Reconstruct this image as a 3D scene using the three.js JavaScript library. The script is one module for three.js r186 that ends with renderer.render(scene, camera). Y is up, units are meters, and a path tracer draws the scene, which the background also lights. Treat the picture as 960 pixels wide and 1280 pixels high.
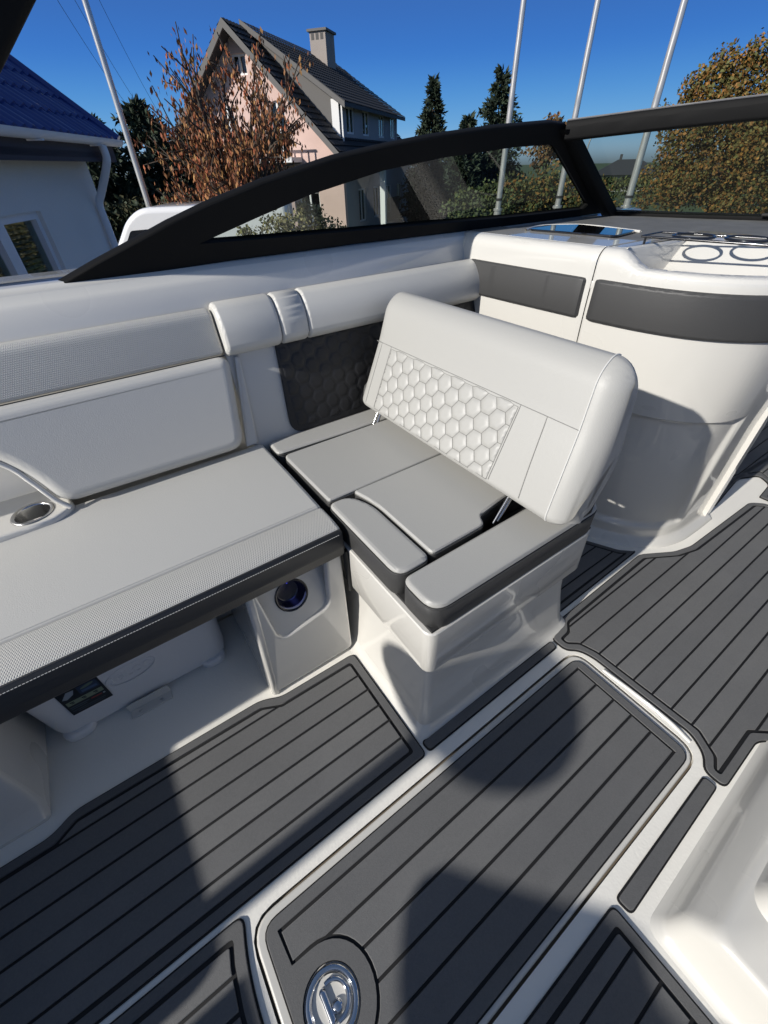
import * as THREE from 'three';
import { mergeGeometries, mergeVertices, toCreasedNormals } from 'three/addons/utils/BufferGeometryUtils.js';
import { FontLoader } from 'three/addons/loaders/FontLoader.js';
import { TextGeometry } from 'three/addons/geometries/TextGeometry.js';

// ------------------------------------------------------------------ camera, sky, sun, exposure
const scene = new THREE.Scene();
const RAD = Math.PI / 180;
const camera = new THREE.PerspectiveCamera(2 * Math.atan(640 / 520) / RAD, 0.75, 0.02, 900);
{
  const yaw = 33.9786 * RAD, pitch = 39.9098 * RAD, roll = -1.7112 * RAD;
  const right0 = new THREE.Vector3(Math.cos(yaw), 0, Math.sin(yaw));
  const f0 = new THREE.Vector3(Math.sin(yaw), 0, -Math.cos(yaw)), up0 = new THREE.Vector3(0, 1, 0);
  const fwd = f0.clone().multiplyScalar(Math.cos(pitch)).addScaledVector(up0, -Math.sin(pitch));
  const up1 = up0.clone().multiplyScalar(Math.cos(pitch)).addScaledVector(f0, Math.sin(pitch));
  const right = right0.clone().multiplyScalar(Math.cos(roll)).addScaledVector(up1, Math.sin(roll));
  const up = right0.clone().multiplyScalar(-Math.sin(roll)).addScaledVector(up1, Math.cos(roll));
  const m = new THREE.Matrix4().makeBasis(right, up, fwd.clone().negate());
  camera.position.set(0, 1.5, 0);
  camera.quaternion.setFromRotationMatrix(m);
}
const SUN = new THREE.Vector3(-1.95, 1, 0.03).normalize();
{
  const W = 256, Hh = 128, d = new Float32Array(W * Hh * 4);
  const lerp = (a, b, t) => a.map((v, i) => v + (b[i] - v) * t);
  const stops = [[-90, [0.06, 0.06, 0.055]], [-3, [0.12, 0.125, 0.12]], [0, [0.48, 0.60, 0.74]], [2, [0.18, 0.42, 0.70]], [4.5, [0.095, 0.315, 0.68]], [7.5, [0.046, 0.195, 0.60]], [11, [0.042, 0.150, 0.48]], [32, [0.060, 0.115, 0.24]], [90, [0.052, 0.088, 0.16]]];
  for (let j = 0; j < Hh; j++) for (let i = 0; i < W; i++) {
    const el = ((j + 0.5) / Hh - 0.5) * 180, az = ((i + 0.5) / W - 0.5) * 2 * Math.PI;
    let c = stops[0][1];
    for (let k = 0; k < stops.length - 1; k++) if (el >= stops[k][0] && el <= stops[k + 1][0]) c = lerp(stops[k][1], stops[k + 1][1], (el - stops[k][0]) / (stops[k + 1][0] - stops[k][0]));
    const v = new THREE.Vector3(Math.cos(el * RAD) * Math.cos(az), Math.sin(el * RAD), Math.cos(el * RAD) * Math.sin(az));
    const a = Math.acos(Math.max(-1, Math.min(1, v.dot(SUN)))) / RAD;
    const glow = el > -2 ? 0.7 * Math.exp(-a * a / 220) + 0.20 * Math.exp(-a * a / 1700) : 0;   // bright air round the sun
    const o = (j * W + i) * 4;
    d[o] = c[0] + glow; d[o + 1] = c[1] + glow * 0.97; d[o + 2] = c[2] + glow * 0.9; d[o + 3] = 1;
  }
  const t = new THREE.DataTexture(d, W, Hh, THREE.RGBAFormat, THREE.FloatType);
  t.mapping = THREE.EquirectangularReflectionMapping; t.magFilter = t.minFilter = THREE.LinearFilter; t.needsUpdate = true;
  scene.background = t; scene.environment = t;
}
const sun = new THREE.DirectionalLight(new THREE.Color().setRGB(1, 0.955, 0.885), 5.0);
sun.position.copy(SUN).multiplyScalar(40); sun.castShadow = true; sun.shadow.radius = 1.6;
sun.shadow.camera.left = sun.shadow.camera.bottom = -30; sun.shadow.camera.right = sun.shadow.camera.top = 30;
sun.shadow.camera.near = 1; sun.shadow.camera.far = 120; sun.shadow.mapSize.set(4096, 4096);
scene.add(sun);
const renderer = new THREE.WebGLRenderer({ antialias: true });
renderer.toneMapping = THREE.LinearToneMapping;
renderer.toneMappingExposure = 1.0;
renderer.shadowMap.enabled = true;

// ------------------------------------------------------------------ helpers
let seed = 7;
const rnd = () => { seed = (seed * 1664525 + 1013904223) >>> 0; return seed / 4294967296; };
const rr = (a, b) => a + (b - a) * rnd();
const C = (r, g, b) => new THREE.Color().setRGB(r, g, b);
const V = (x, y, z) => new THREE.Vector3(x, y, z);
const used = {};
function numbered(n) { if (used[n] === undefined) { used[n] = 0; return n; } used[n]++; return n + '_' + String(used[n]).padStart(3, '0'); }
function tag(o, label, category, group, kind) { if (label) o.userData.label = label; if (category) o.userData.category = category; if (group) o.userData.group = group; if (kind) o.userData.kind = kind; return o; }
function thing(name, label, category, group) { const g = new THREE.Group(); g.name = numbered(name); scene.add(g); return tag(g, label, category, group); }
function mesh(name, geo, mat, parent = scene) {
  const m = new THREE.Mesh(Array.isArray(geo) ? merge(geo) : geo, mat); m.castShadow = m.receiveShadow = true;
  m.name = parent === scene ? numbered(name) : name; parent.add(m); return m;
}
const struct = (name, geo, mat, label) => tag(mesh(name, geo, mat), label, null, null, 'structure');
function clean(g) { const n = g.index ? g.toNonIndexed() : g.clone(); for (const k of Object.keys(n.attributes)) if (!['position', 'normal', 'uv', 'color'].includes(k)) n.deleteAttribute(k); return n; }
function merge(list) { const l = list.map(clean); const hasC = l.some(g => g.attributes.color); for (const g of l) { if (!g.attributes.uv) g.setAttribute('uv', new THREE.Float32BufferAttribute(new Float32Array(g.attributes.position.count * 2), 2)); if (!g.attributes.normal) g.computeVertexNormals(); if (!hasC) g.deleteAttribute('color'); } return mergeGeometries(l, false); }
function uvm(g) {   // texture coordinates in metres, from the side that each face points to
  if (g.index) g = g.toNonIndexed();
  const p = g.attributes.position, n = g.attributes.normal, uv = new Float32Array(p.count * 2);
  for (let i = 0; i < p.count; i += 3) {
    let ax = 0, ay = 0, az = 0; for (let k = 0; k < 3; k++) { ax += Math.abs(n.getX(i + k)); ay += Math.abs(n.getY(i + k)); az += Math.abs(n.getZ(i + k)); }
    for (let k = 0; k < 3; k++) {
      const x = p.getX(i + k), y = p.getY(i + k), z = p.getZ(i + k);
      let u, v; if (ay >= ax && ay >= az) { u = x; v = z; } else if (ax >= az) { u = z; v = y; } else { u = x; v = y; }
      uv[(i + k) * 2] = u; uv[(i + k) * 2 + 1] = v;
    }
  }
  g.setAttribute('uv', new THREE.Float32BufferAttribute(uv, 2)); return g;
}
const crease = (g, a = 38) => uvm(toCreasedNormals(g.index ? g.toNonIndexed() : g, a * RAD));
function roundPoly(pts, r, seg = 4) {   // corners of a polygon rounded by r (a number, or one in third place of each point)
  const out = [], n = pts.length;
  for (let i = 0; i < n; i++) {
    const p = pts[i], a = pts[(i + n - 1) % n], b = pts[(i + 1) % n];
    const rad = p[2] !== undefined ? p[2] : r;
    const da = [a[0] - p[0], a[1] - p[1]], db = [b[0] - p[0], b[1] - p[1]];
    const la = Math.hypot(...da), lb = Math.hypot(...db); const t = Math.min(rad, la * 0.48, lb * 0.48);
    if (t < 1e-5) { out.push([p[0], p[1]]); continue; }
    const A = [p[0] + da[0] / la * t, p[1] + da[1] / la * t], B = [p[0] + db[0] / lb * t, p[1] + db[1] / lb * t];
    for (let k = 0; k <= seg; k++) { const s = k / seg, q = 1 - s; out.push([q * q * A[0] + 2 * q * s * p[0] + s * s * B[0], q * q * A[1] + 2 * q * s * p[1] + s * s * B[1]]); }
  }
  return out;
}
function shape(pts, holes = []) {
  const s = new THREE.Shape(pts.map(p => new THREE.Vector2(p[0], p[1])));
  for (const h of holes) s.holes.push(new THREE.Path(h.map(p => new THREE.Vector2(p[0], p[1]))));
  return s;
}
function extrude(pts, depth, bevel = 0, seg = 3, holes = [], cr = 38) {
  const b = Math.min(bevel, depth * 0.49);
  const g = new THREE.ExtrudeGeometry(shape(pts, b > 0 ? holes.map(h => insetPoly(h, -2 * bevel)) : holes), { depth: depth - 2 * b, bevelEnabled: b > 0, bevelThickness: b, bevelSize: bevel, bevelOffset: -bevel, bevelSegments: seg, curveSegments: 12 });
  if (b > 0) g.translate(0, 0, b);
  const q = toCreasedNormals(g, cr * RAD), p = q.attributes.position, n = q.attributes.normal;
  for (let i = 0; i < p.count; i += 3) {   // the two faces stay flat right up to the rounded edge
    const z0 = p.getZ(i), z1 = p.getZ(i + 1), z2 = p.getZ(i + 2);
    if (Math.abs(z0 - z1) < 1e-6 && Math.abs(z0 - z2) < 1e-6) { const s = z0 > depth / 2 ? 1 : -1; for (let k = 0; k < 3; k++) n.setXYZ(i + k, 0, 0, s); }
  }
  return q;
}
// a slab whose outline is given in plan (x, z)
function slab(pts, y0, y1, bevel = 0, seg = 3, holes = [], cr = 38) {
  const f = l => l.map(p => [p[0], -p[1]]);
  const g = extrude(f(pts), y1 - y0, bevel, seg, holes.map(f), cr); g.rotateX(-Math.PI / 2); g.translate(0, y0, 0); return uvm(g);
}
// a profile in (z, y) drawn out along x
function alongX(pts, x0, x1, bevel = 0, seg = 3, cr = 38) { const g = extrude(pts.map(p => [-p[0], p[1]]), x1 - x0, bevel, seg, [], cr); g.rotateY(Math.PI / 2); g.translate(x0, 0, 0); return uvm(g); }
// a profile in (x, y) drawn out along z
function alongZ(pts, z0, z1, bevel = 0, seg = 3, cr = 38) { const g = extrude(pts, z1 - z0, bevel, seg, [], cr); g.translate(0, 0, z0); return uvm(g); }
function box(x0, x1, y0, y1, z0, z1, b = 0.004, seg = 2) { return slab([[x0, z0], [x1, z0], [x1, z1], [x0, z1]], y0, y1, b, seg); }
function tube(pts, r, seg = 8, n = 0, closed = false) { const c = new THREE.CatmullRomCurve3(pts.map(p => V(...p)), closed, 'centripetal'); return new THREE.TubeGeometry(c, n || Math.max(8, pts.length * 6), r, seg, closed); }
function bar(a, b, r, r2 = r, seg = 10) { const A = V(...a), B = V(...b), d = B.clone().sub(A); const g = new THREE.CylinderGeometry(r2, r, d.length(), seg); g.translate(0, d.length() / 2, 0); g.applyQuaternion(new THREE.Quaternion().setFromUnitVectors(V(0, 1, 0), d.normalize())); g.translate(...a); return g; }
// polygon extruded in a leaning plane: p0 + u*(1,0,0) + v*dir, thick along the normal
function inFrame(g, origin, ux, uy) { const uz = ux.clone().cross(uy).normalize(); g.applyMatrix4(new THREE.Matrix4().makeBasis(ux, uy, uz).setPosition(origin)); return g; }
function lathe(pts, seg = 28) { return new THREE.LatheGeometry(pts.map(p => new THREE.Vector2(p[0], p[1])), seg); }
function insetPoly(pts, d) {
  const n = pts.length; let area = 0; for (let i = 0; i < n; i++) { const a = pts[i], b = pts[(i + 1) % n]; area += a[0] * b[1] - b[0] * a[1]; }
  const s = area > 0 ? 1 : -1, out = [];
  for (let i = 0; i < n; i++) {
    const p = pts[i], a = pts[(i + n - 1) % n], b = pts[(i + 1) % n];
    let e1 = [p[0] - a[0], p[1] - a[1]], e2 = [b[0] - p[0], b[1] - p[1]]; const l1 = Math.hypot(...e1) || 1, l2 = Math.hypot(...e2) || 1;
    const n1 = [-e1[1] / l1 * s, e1[0] / l1 * s], n2 = [-e2[1] / l2 * s, e2[0] / l2 * s];
    let m = [n1[0] + n2[0], n1[1] + n2[1]]; const ml = Math.hypot(...m) || 1; m = [m[0] / ml, m[1] / ml];
    const k = d / Math.max(0.45, m[0] * n1[0] + m[1] * n1[1]); out.push([p[0] + m[0] * k, p[1] + m[1] * k]);
  }
  return out;
}
function clipZ(poly, z0, z1) {   // the part of a plan outline between two lines along the boat
  let cur = poly;
  for (const [zz, sgn] of [[z0, 1], [z1, -1]]) {
    const out = [];
    for (let i = 0; i < cur.length; i++) {
      const a = cur[i], b = cur[(i + 1) % cur.length], da = (a[1] - zz) * sgn, db = (b[1] - zz) * sgn;
      if (da >= 0) out.push(a);
      if ((da >= 0) !== (db >= 0)) { const t = da / (da - db); out.push([a[0] + (b[0] - a[0]) * t, zz]); }
    }
    cur = out; if (!cur.length) return [];
  }
  const o = []; for (const p of cur) if (!o.length || Math.hypot(p[0] - o[o.length - 1][0], p[1] - o[o.length - 1][1]) > 0.002) o.push(p);
  return o;
}
const polyArea = p => { let a = 0; for (let i = 0; i < p.length; i++) { const q = p[(i + 1) % p.length]; a += p[i][0] * q[1] - q[0] * p[i][1]; } return Math.abs(a / 2); };

// ------------------------------------------------------------------ textures and materials
function noise2(n, cell, s) {   // value noise that tiles
  let sd = s; const rg = () => { sd = (sd * 1664525 + 1013904223) >>> 0; return sd / 4294967296; };
  const g = Math.max(1, Math.round(n / cell)), a = Array.from({ length: g * g }, rg), o = new Float32Array(n * n);
  for (let j = 0; j < n; j++) for (let i = 0; i < n; i++) {
    const fx = i / n * g, fy = j / n * g, x0 = Math.floor(fx), y0 = Math.floor(fy); let tx = fx - x0, ty = fy - y0; tx = tx * tx * (3 - 2 * tx); ty = ty * ty * (3 - 2 * ty);
    const x1 = (x0 + 1) % g, y1 = (y0 + 1) % g;
    o[j * n + i] = (a[y0 * g + x0] * (1 - tx) + a[y0 * g + x1] * tx) * (1 - ty) + (a[y1 * g + x0] * (1 - tx) + a[y1 * g + x1] * tx) * ty;
  }
  return o;
}
function tex(n, fn, size, srgb = false, sizeY = size) {   // fn(i, j) gives [r, g, b] from 0 to 1; size in metres
  const d = new Uint8Array(n * n * 4);
  for (let j = 0; j < n; j++) for (let i = 0; i < n; i++) { const c = fn(i, j), o = (j * n + i) * 4; d[o] = Math.max(0, Math.min(255, c[0] * 255)); d[o + 1] = Math.max(0, Math.min(255, c[1] * 255)); d[o + 2] = Math.max(0, Math.min(255, c[2] * 255)); d[o + 3] = 255; }
  const t = new THREE.DataTexture(d, n, n); t.wrapS = t.wrapT = THREE.RepeatWrapping; t.magFilter = THREE.LinearFilter; t.minFilter = THREE.LinearMipmapLinearFilter; t.generateMipmaps = true;
  t.repeat.set(1 / size, 1 / sizeY); if (srgb) t.colorSpace = THREE.SRGBColorSpace; t.needsUpdate = true; return t;
}
const grey = v => [v, v, v];
const nA = noise2(256, 5, 11), nB = noise2(256, 14, 12), nC = noise2(256, 64, 13), nD = noise2(256, 2, 14), nE = noise2(256, 30, 15);
const id = (i, j) => (j & 255) * 256 + (i & 255);
const vinylBump = tex(256, (i, j) => grey(0.55 * nD[id(i, j)] + 0.3 * nA[id(i, j)] + 0.15 * nC[id(i, j)]), 0.11);
const embossBump = tex(256, (i, j) => {   // short raised dashes in slanted rows
  const u = i / 32, v = j / 32, r = Math.floor(v), a = (u + (r & 1) * 0.5) % 1, b = v % 1; const q = Math.hypot((a - 0.5) * 2.1 + (b - 0.5) * 1.0, (b - 0.5) * 2.6);
  return grey(0.9 * Math.max(0, 1 - q * q) + 0.1 * nA[id(i, j)]);
}, 0.046);
const matColor = tex(256, (i, j) => { const d = nD[id(i * 3, j * 3)], v = 0.86 + 0.12 * nD[id(i, j)] + 0.10 * (nE[id(i, j)] * nC[id(i + 40, j)]) + (d > 0.985 ? 0.25 : 0); return [v, v, v * 1.0]; }, 0.37, false);
const matBump = tex(256, (i, j) => grey(0.8 * nD[id(i, j)] + 0.2 * nA[id(i, j)]), 0.10);
const matRough = tex(256, (i, j) => grey(0.62 + 0.25 * nC[id(i, j)] + 0.1 * nB[id(i, j)]), 0.7);
const gelRough = tex(256, (i, j) => grey(0.55 + 0.3 * nC[id(i, j)] + 0.15 * nE[id(i, j)]), 0.9);
const stuccoBump = tex(256, (i, j) => grey(0.6 * nD[id(i, j)] + 0.4 * nA[id(i, j)]), 0.5);
const stuccoColor = tex(256, (i, j) => grey(0.9 + 0.1 * nC[id(i, j)] * 0.7 + 0.06 * nE[id(i, j)] - 0.03), 2.7);
const grassColor = tex(256, (i, j) => { const a = nD[id(i, j)], b = nC[id(i, j)], c = nB[id(i, j)]; return [0.55 + 0.4 * a * b + 0.1 * c, 0.75 + 0.2 * c, 0.55 + 0.2 * a]; }, 6);
const roofColor = tex(256, (i, j) => grey(0.8 + 0.25 * nE[id(i, j)] * nD[id(i, j)]), 3);
const galvRough = tex(256, (i, j) => grey(0.45 + 0.4 * nB[id(i, j)] + 0.15 * nA[id(i, j)]), 0.5);
const galvColor = tex(256, (i, j) => grey(0.72 + 0.28 * (0.5 * nB[id(i, j)] + 0.5 * nE[id(i, j)])), 0.6);

const std = (c, rough, o = {}) => new THREE.MeshStandardMaterial({ color: c, roughness: rough, ...o });
const phys = (c, rough, o = {}) => new THREE.MeshPhysicalMaterial({ color: c, roughness: rough, ...o });
const M = {
  gel: phys(C(0.625, 0.612, 0.572), 0.42, { roughnessMap: gelRough, clearcoat: 1, clearcoatRoughness: 0.035 }),
  deck: phys(C(0.84, 0.82, 0.76), 0.55, { roughnessMap: gelRough, clearcoat: 0.35, clearcoatRoughness: 0.2, bumpMap: stuccoBump, bumpScale: 0.0004 }),
  vinyl: phys(C(0.55, 0.543, 0.512), 0.46, { bumpMap: vinylBump, bumpScale: 0.0004, sheen: 0.15, sheenRoughness: 0.5 }),
  emboss: phys(C(0.545, 0.535, 0.50), 0.5, { bumpMap: embossBump, bumpScale: 0.0013 }),
  vinylPale: phys(C(0.388, 0.385, 0.366), 0.46, { bumpMap: vinylBump, bumpScale: 0.0004 }),
  vinylDark: phys(C(0.046, 0.046, 0.046), 0.5, { bumpMap: vinylBump, bumpScale: 0.0005 }),
  vinylBlack: phys(C(0.011, 0.011, 0.012), 0.55, { bumpMap: vinylBump, bumpScale: 0.0005 }),
  threadPale: std(C(0.55, 0.55, 0.53), 0.8), threadGrey: std(C(0.20, 0.20, 0.19), 0.8),
  mat: std(C(0.142, 0.143, 0.144), 0.85, { map: matColor, bumpMap: matBump, bumpScale: 0.00035, roughnessMap: matRough }),
  matB: std(C(0.127, 0.128, 0.130), 0.85, { map: matColor, bumpMap: matBump, bumpScale: 0.00035, roughnessMap: matRough }),
  matEdge: std(C(0.115, 0.116, 0.118), 0.85, { map: matColor, bumpMap: matBump, bumpScale: 0.00035, roughnessMap: matRough }),
  black: std(C(0.006, 0.006, 0.007), 0.7), frame: phys(C(0.007, 0.007, 0.0072), 0.65, { specularIntensity: 0.3 }),
  blackGloss: phys(C(0.008, 0.008, 0.009), 0.05, { clearcoat: 1, clearcoatRoughness: 0.02 }),
  rubber: std(C(0.02, 0.02, 0.02), 0.8), gutter: std(C(0.16, 0.13, 0.095), 0.8),
  chrome: std(C(0.72, 0.73, 0.75), 0.08, { metalness: 1 }), steel: std(C(0.55, 0.55, 0.55), 0.25, { metalness: 1 }),
  glass: phys(C(0.66, 0.73, 0.69), 0.0, { transmission: 1, thickness: 0, ior: 1.5, specularIntensity: 1 }),
  dash: std(C(0.17, 0.17, 0.165), 0.6, { bumpMap: embossBump, bumpScale: 0.0006, map: galvColor }),
  rackMetal: phys(C(0.03, 0.03, 0.032), 0.18, { metalness: 0.6, clearcoat: 0.7 }),
  coolerMat: phys(C(0.72, 0.73, 0.74), 0.5, {}), sticker: null,
};

// ------------------------------------------------------------------ boat: hull and floor liner
const GROUND = -1.75;
{
  // deck of the cockpit with the opening for the locker lid
  const lidHole = roundPoly([[-0.238, -0.337], [1.127, -0.337], [1.127, 0.137], [-0.238, 0.137]], 0.068);
  const outline = [[-1.95, -1.32], [3.05, -1.32], [4.6, -0.75], [4.6, 0.75], [3.05, 1.32], [-1.95, 1.32]];
  const f = struct('cockpit_floor', slab(outline, -0.04, -0.010, 0.003, 1, [lidHole]), M.deck);
  mesh('lid_gutter', slab(roundPoly([[-0.26, -0.36], [1.15, -0.36], [1.15, 0.16], [-0.26, 0.16]], 0.08), -0.06, -0.032), M.gutter, f);
  // raised ribs of the liner that border the locker
  mesh('drain_lip', [tube([[1.143, -0.0125, -0.22], [1.15, -0.0085, -0.1], [1.152, -0.0085, 0.03], [1.143, -0.0115, 0.1]], 0.007, 8, 40)], M.gel, f);
}
{
  // hull: bottom, topsides and gunwale on the port side, with the side deck that carries the windscreen
  const g = thing('boat_hull', 'white glossy fibreglass hull with a broad gunwale beside the bench', 'boat');
  const prof = [[-1.70, 0.50], [-1.72, 0.95], [-1.735, 1.10], [-1.752, 1.185], [-1.765, 1.222], [-1.79, 1.238], [-1.83, 1.242], [-2.08, 1.232], [-2.12, 1.22], [-2.135, 1.19], [-2.13, 1.10], [-2.05, 0.55], [-1.75, -0.3], [-1.65, -0.3], [-1.68, 0.3]];
  mesh('gunwale', alongX(prof, -2.05, 3.3, 0.004, 1, 50), M.gel, g);
  mesh('gunwale', alongX(prof.map(p => [-p[0], p[1]]).reverse(), -2.05, 3.3, 0.004, 1, 50), M.gel, g);
  mesh('bottom_shell', alongX([[-1.75, -0.31], [-1.3, -0.75], [-0.1, -1.15], [0.1, -1.15], [1.3, -0.75], [1.75, -0.31]], -2.0, 3.3, 0.004, 1), M.gel, g);
  const bow = []; for (const s of [-1, 1]) bow.push(slab([[3.3, 2.13 * s], [4.4, 1.45 * s], [5.1, 0.4 * s], [5.1, 0.2 * s], [4.3, 1.2 * s], [3.3, 1.75 * s]], -0.3, 1.0, 0.02));
  for (const b of bow) mesh('bow_side', b, M.gel, g);
  mesh('transom', box(-2.09, -2.0, -0.6, 0.62, -2.05, 2.05, 0.02), M.gel, g);
}

// ------------------------------------------------------------------ foam floor mats, plank by plank
const PITCH = 0.0682, GAP = 0.0068;
function floorMat(label, raw, opt = {}) {
  const outer = roundPoly(raw, opt.r || 0.012, 5);
  const g = thing('floor_mat', label, 'floor mat', 'foam floor mats');
  const bd = opt.border || 0.028, innerHole = roundPoly(insetPoly(raw, bd), 0.010, 3), innerPl = roundPoly(insetPoly(raw, bd + GAP * 1.3), 0.008, 3);
  mesh('backing', slab(outer, -0.0095, -0.0052), M.black, g);
  if (opt.plain) { mesh('pad', slab(insetPoly(outer, 0.0045), -0.0052, 0, 0.0022, 2), M.matEdge, g); return g; }
  mesh('border', slab(insetPoly(outer, 0.0045), -0.0052, 0, 0.002, 2, [innerHole]), M.matEdge, g);
  planks(g, innerPl, opt.z0, opt.z1, opt.shift || 0, opt.lines);
  return g;
}
function planks(g, inner, z0, z1, shift, lines) {
  const L = lines || []; if (!lines) for (let z = shift; z < z1 + 0.2; z += PITCH) if (z > z0 - 0.1) L.push(z);
  const ed = [z0 - 1, ...L, z1 + 1];
  for (let i = 0; i < ed.length - 1; i++) {
    const lo = ed[i] + GAP / 2, hi = ed[i + 1] - GAP / 2;
    const p = clipZ(inner, lo, hi);
    if (p.length < 3 || polyArea(p) < 2e-4) continue;
    mesh('plank', slab(p, -0.0052, 0, 0.0019, 2), rnd() < 0.5 ? M.mat : M.matB, g);
  }
}
// beside the bench
floorMat('grey planked foam mat on the floor in front of the bench, with stepped inner edge',
  [[-1.3, -0.856], [-0.646, -0.856, 0.03], [-0.587, -0.889, 0.03], [0.02, -0.880, 0.03], [0.085, -0.848, 0.03], [0.40, -0.842, 0.025], [0.40, -0.381, 0.02], [-1.3, -0.381]],
  { border: 0.032, z0: -0.85, z1: -0.38, lines: [-0.816, -0.748, -0.680, -0.608, -0.543, -0.472, -0.414] });
// behind the locker lid
floorMat('small grey planked foam mat at the aft end of the floor locker',
  [[-1.3, -0.366], [-0.236, -0.366, 0.03], [-0.258, -0.28, 0.06], [-0.266, -0.20, 0.04], [-0.266, 0.13], [-1.3, 0.13]],
  { border: 0.032, z0: -0.36, z1: 0.2, lines: [-0.27, -0.205, -0.135, -0.065, 0.003, 0.07] });
// thin strips
floorMat('narrow dark grey foam strip between seat box and floor locker', [[0.408, -0.423], [1.083, -0.418], [1.078, -0.382], [0.412, -0.382]], { plain: true, r: 0.016 });
floorMat('narrow grey foam strip on the white rim between locker and helm step', [[0.580, 0.178], [1.070, 0.172], [1.073, 0.214], [0.585, 0.222]], { plain: true, r: 0.016 });
// forward floor
floorMat('large grey planked foam mat on the floor by the console',
  [[1.090, -0.425], [1.160, -0.430], [1.200, -0.462], [1.830, -0.474], [1.985, -0.384], [2.09, -0.355], [2.70, -0.335], [2.76, -0.28], [2.76, 0.60], [1.40, 0.60], [1.36, 0.26], [1.32, 0.228], [1.086, 0.230], [1.084, 0.166], [1.135, 0.143], [1.166, 0.09], [1.152, -0.27], [1.135, -0.322], [1.092, -0.355]],
  { r: 0.025, border: 0.028, z0: -0.46, z1: 0.60, lines: [-0.414, -0.338, -0.268, -0.199, -0.130, -0.061, 0.007, 0.075, 0.142, 0.21, 0.278, 0.346, 0.414, 0.48, 0.55] });
// between seat box and console
floorMat('dark planked foam mat in the gap between seat box and console',
  [[1.20, -1.10], [1.66, -1.10], [1.70, -0.70], [1.775, -0.553], [1.836, -0.494], [1.215, -0.484]],
  { border: 0.024, z0: -1.1, z1: -0.48, lines: [-0.97, -0.90, -0.83, -0.76, -0.69, -0.63, -0.56] });
// starboard aft
floorMat('grey planked foam mat beside the helm step, wide border',
  [[-1.3, 0.18], [0.566, 0.18, 0.02], [0.572, 0.9], [-1.3, 0.9]],
  { border: 0.030, z0: 0.18, z1: 0.9, lines: [0.255, 0.325, 0.395, 0.46, 0.53, 0.60, 0.67, 0.74, 0.81] });
// bow passage
floorMat('grey planked foam mat in the passage towards the bow',
  [[2.80, -0.325], [2.98, -0.34, 0.03], [3.03, -0.41, 0.03], [2.9, -0.47, 0.03], [2.52, -0.43], [2.50, -0.60], [4.2, -0.80], [4.2, 0.5], [2.80, 0.5]],
  { border: 0.03, z0: -0.8, z1: 0.5, lines: [-0.7, -0.63, -0.56, -0.49, -0.41, -0.338, -0.268, -0.199, -0.13, -0.061, 0.007, 0.075, 0.142, 0.21, 0.278, 0.346] });

// floor locker lid
{
  const g = thing('locker_lid', 'long floor locker lid with white rim, grey planked foam and round chrome latch', 'hatch lid');
  mesh('lid_body', slab(roundPoly([[-0.235, -0.334], [1.124, -0.334], [1.124, 0.134], [-0.235, 0.134]], 0.065, 6), -0.03, -0.009, 0.007, 3), M.gel, g);
  const outer = roundPoly([[-0.213, -0.313], [1.101, -0.313], [1.101, 0.121], [-0.213, 0.121]], 0.045, 5);
  const cx = -0.122, cz = -0.098, R = 0.107;
  const arc = (r, a0, a1, n) => Array.from({ length: n + 1 }, (_, k) => { const a = a0 + (a1 - a0) * k / n; return [cx + r * Math.cos(a), cz + r * Math.sin(a)]; });
  const inner = [[-0.176, -0.280], [1.066, -0.280], [1.066, 0.086], [-0.176, 0.086], [-0.176, cz + R + 0.002], ...arc(R, Math.PI / 2, -Math.PI / 2, 18), [-0.172, cz - R - 0.002]];
  const ringHole = arc(0.066, 0, Math.PI * 2 * 35 / 36, 35);
  mesh('mat_backing', slab(outer, -0.0088, -0.0052, 0, 1, [ringHole]), M.black, g);
  mesh('mat_border', slab(insetPoly(outer, 0.004), -0.0052, 0, 0.002, 2, [inner, ringHole]), M.matEdge, g);
  const ins = [[-0.170, -0.274], [1.060, -0.274], [1.060, 0.080], [-0.170, 0.080], [-0.170, cz + R + 0.008], ...arc(R + 0.006, Math.PI / 2, -Math.PI / 2, 18), [-0.168, cz - R - 0.006]];
  planks(g, ins, -0.28, 0.086, 0, [-0.200, -0.130, -0.063, 0.006]);
  const latch = new THREE.Group(); latch.name = 'latch'; g.add(latch); latch.position.set(cx, -0.004, cz); latch.userData.label = 'round chrome flush latch with folding ring';
  mesh('bezel', lathe([[0.050, -0.004], [0.050, 0.002], [0.054, 0.0045], [0.060, 0.0042], [0.0635, 0.001], [0.0635, -0.004]], 48), M.chrome, latch);
  mesh('dish', lathe([[0.0001, -0.016], [0.02, -0.0155], [0.038, -0.012], [0.048, -0.004], [0.0505, 0.001]], 48), M.chrome, latch);
  const ring = []; for (let k = 0; k <= 20; k++) { const a = -0.2 + k / 20 * (Math.PI + 0.4); ring.push([0.006 + 0.034 * Math.sin(a) * 1.0, 0.001, 0.034 * Math.cos(a)]); }
  mesh('lift_ring', tube(ring, 0.0055, 10, 60), M.chrome, latch);
  mesh('pivot', [new THREE.CapsuleGeometry(0.009, 0.05, 6, 14).rotateX(Math.PI / 2).translate(-0.012, -0.003, 0), new THREE.SphereGeometry(0.014, 18, 12).scale(1, 0.7, 1).translate(0.008, -0.004, 0.012)], M.chrome, latch);
  for (const a of [2.4, 3.9, 0.1]) mesh('screw', lathe([[0.0001, 0.002], [0.0035, 0.0016], [0.0048, 0]], 14).translate(0.04 * Math.cos(a), -0.007, 0.04 * Math.sin(a)), M.steel, latch);
}

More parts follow.
